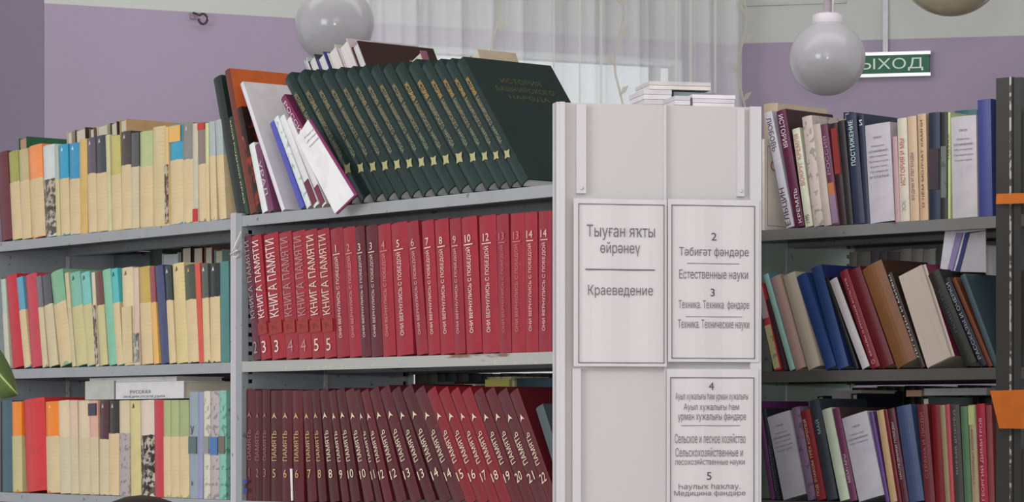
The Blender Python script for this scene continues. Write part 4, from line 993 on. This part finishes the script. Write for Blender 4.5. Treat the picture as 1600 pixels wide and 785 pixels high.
# ================================================================ PLANT LEAF, PERSON
lf = empty('potted_plant', Matrix.Translation(((-40-CXP)/F*5.0, 5.0, 0))); tag(lf, 'broad glossy green leaf reaching in at the left edge below the middle row', 'plant')
def PX(x, y, Y): return ((x-CXP)/F*Y-lf.location[0], Y-lf.location[1], EYE+(HY-y)/F*Y)
spine = [(-60, 520), (-35, 545), (-12, 572), (5, 592), (18, 606), (28, 617)]
up = [(-60, 518), (-30, 512), (-4, 537), (14, 566), (25, 592), (29, 616)]
lo = [(-60, 524), (-55, 570), (-35, 606), (-12, 622), (10, 625), (28, 619)]
V = []; n = len(spine)
for i in range(n):
    V += [PX(*up[i], 5.02), PX((up[i][0]+spine[i][0])/2, (up[i][1]+spine[i][1])/2, 5.0), PX(*spine[i], 4.985), PX((lo[i][0]+spine[i][0])/2, (lo[i][1]+spine[i][1])/2, 5.0), PX(*lo[i], 5.02)]
Fs = [(5*i+j, 5*i+j+1, 5*i+j+6, 5*i+j+5) for i in range(n-1) for j in range(4)]
lo_ = mesh_obj('leaf', V, Fs, mat((74, 100, 50), .35, 'leaf'), lf, smooth=True)
md = lo_.modifiers.new('s', 'SOLIDIFY'); md.thickness = .0012; md = lo_.modifiers.new('b', 'SUBSURF'); md.levels = md.render_levels = 2
tag(tube('midrib', [PX(x, y, 4.981) for x, y in spine], [.003, .003, .0025, .002, .0015, .0008], mat((150, 176, 96), .5), lf, 6), 'pale midrib')
tube('stem', [PX(-60, 520, 4.985), PX(-90, 560, 4.98), PX(-105, 760, 4.98), (-.03, -.0, .32)], .006, mat((90, 120, 60), .5), lf)
lathe('pot', [(.08, 0), (.11, .26), (.12, .27), (.12, .30), (.105, .30), (.1, .27)], mat((150, 90, 60), .7), lf, 24)

def skin(name, pts, edges, rad, m, parent=None, root=0, sub=2):
    me = bpy.data.meshes.new(name); me.from_pydata(pts, edges, []); me.materials.append(m)
    o = bpy.data.objects.new(name, me); C.objects.link(o)
    sk = o.modifiers.new('skin', 'SKIN'); sk.use_smooth_shade = True
    for i, r_ in enumerate(rad): me.skin_vertices[0].data[i].radius = (r_, r_) if not isinstance(r_, tuple) else r_
    me.skin_vertices[0].data[root].use_root = True
    su = o.modifiers.new('sub', 'SUBSURF'); su.levels = su.render_levels = sub
    if parent: o.parent = parent
    return o
YH = 5.05; hx = (221-CXP)/F*YH; hz = EYE+(HY-774)/F*YH      # crown of the head
pr = empty('person', Matrix.Translation((hx, YH, 0)))
tag(pr, 'person with dark brown hair, only the crown showing below the bottom left shelf', 'person')
h = hz
P_ = [(0, 0, .50), (0, .02, .72), (0, .02, .92), (0, .02, h-.27), (0, .01, h-.19), (0, -.0, h-.12), (0, 0, h-.075),
      (-.16, .02, h-.33), (-.20, -.02, .76), (-.16, -.22, .64), (.16, .02, h-.33), (.20, -.02, .76), (.16, -.22, .64),
      (-.09, 0, .47), (-.12, -.40, .47), (-.12, -.38, .08), (.09, 0, .47), (.12, -.40, .47), (.12, -.38, .08)]
E_ = [(0, 1), (1, 2), (2, 3), (3, 4), (4, 5), (5, 6), (3, 7), (7, 8), (8, 9), (3, 10), (10, 11), (11, 12), (0, 13), (13, 14), (14, 15), (0, 16), (16, 17), (17, 18)]
R_ = [.14, .13, .14, .10, .05, .078, .07, .06, .043, .03, .06, .043, .03, .09, .065, .045, .09, .065, .045]
skin('body', P_, E_, R_, mat((60, 64, 80), .7), pr)
V = []; Fs = []; seg = 32
rows = [(.002, .0), (.030, -.004), (.052, -.012), (.070, -.027), (.082, -.05), (.089, -.08), (.090, -.11), (.086, -.15), (.078, -.19)]
for (r_, z_) in rows:
    for k in range(seg):
        a = 2*math.pi*k/seg; rr = r_*(1+.02*math.sin(7*a)); V.append((rr*math.cos(a), rr*1.12*math.sin(a), h+z_))
for i in range(len(rows)-1):
    for k in range(seg): Fs.append((i*seg+k, i*seg+(k+1) % seg, (i+1)*seg+(k+1) % seg, (i+1)*seg+k))
Fs.append(tuple(range(seg)))
mesh_obj('hair', V, Fs, mat((46, 34, 34), .5), pr, smooth=True)
stl = empty('stool', Matrix.Translation((hx, YH, 0))); tag(stl, 'plain stool under the seated person, below the photo frame', 'stool')
boxes('seat', [(-.18, -.18, .33, .18, .18, .36)], mat((120, 90, 60), .6), stl)
for sx in (-.15, .15):
    for sy in (-.15, .15): boxes('leg', [(sx-.015, sy-.015, 0, sx+.015, sy+.015, .33)], mat((80, 80, 84), .5), stl)

for o in bpy.data.objects:
    for k in ('_w', '_h'):
        if k in o: del o[k]
    if 'label' in o:
        o['label'] = ' '.join(o['label'].replace(' ,', ',').replace(',,', ',').split())
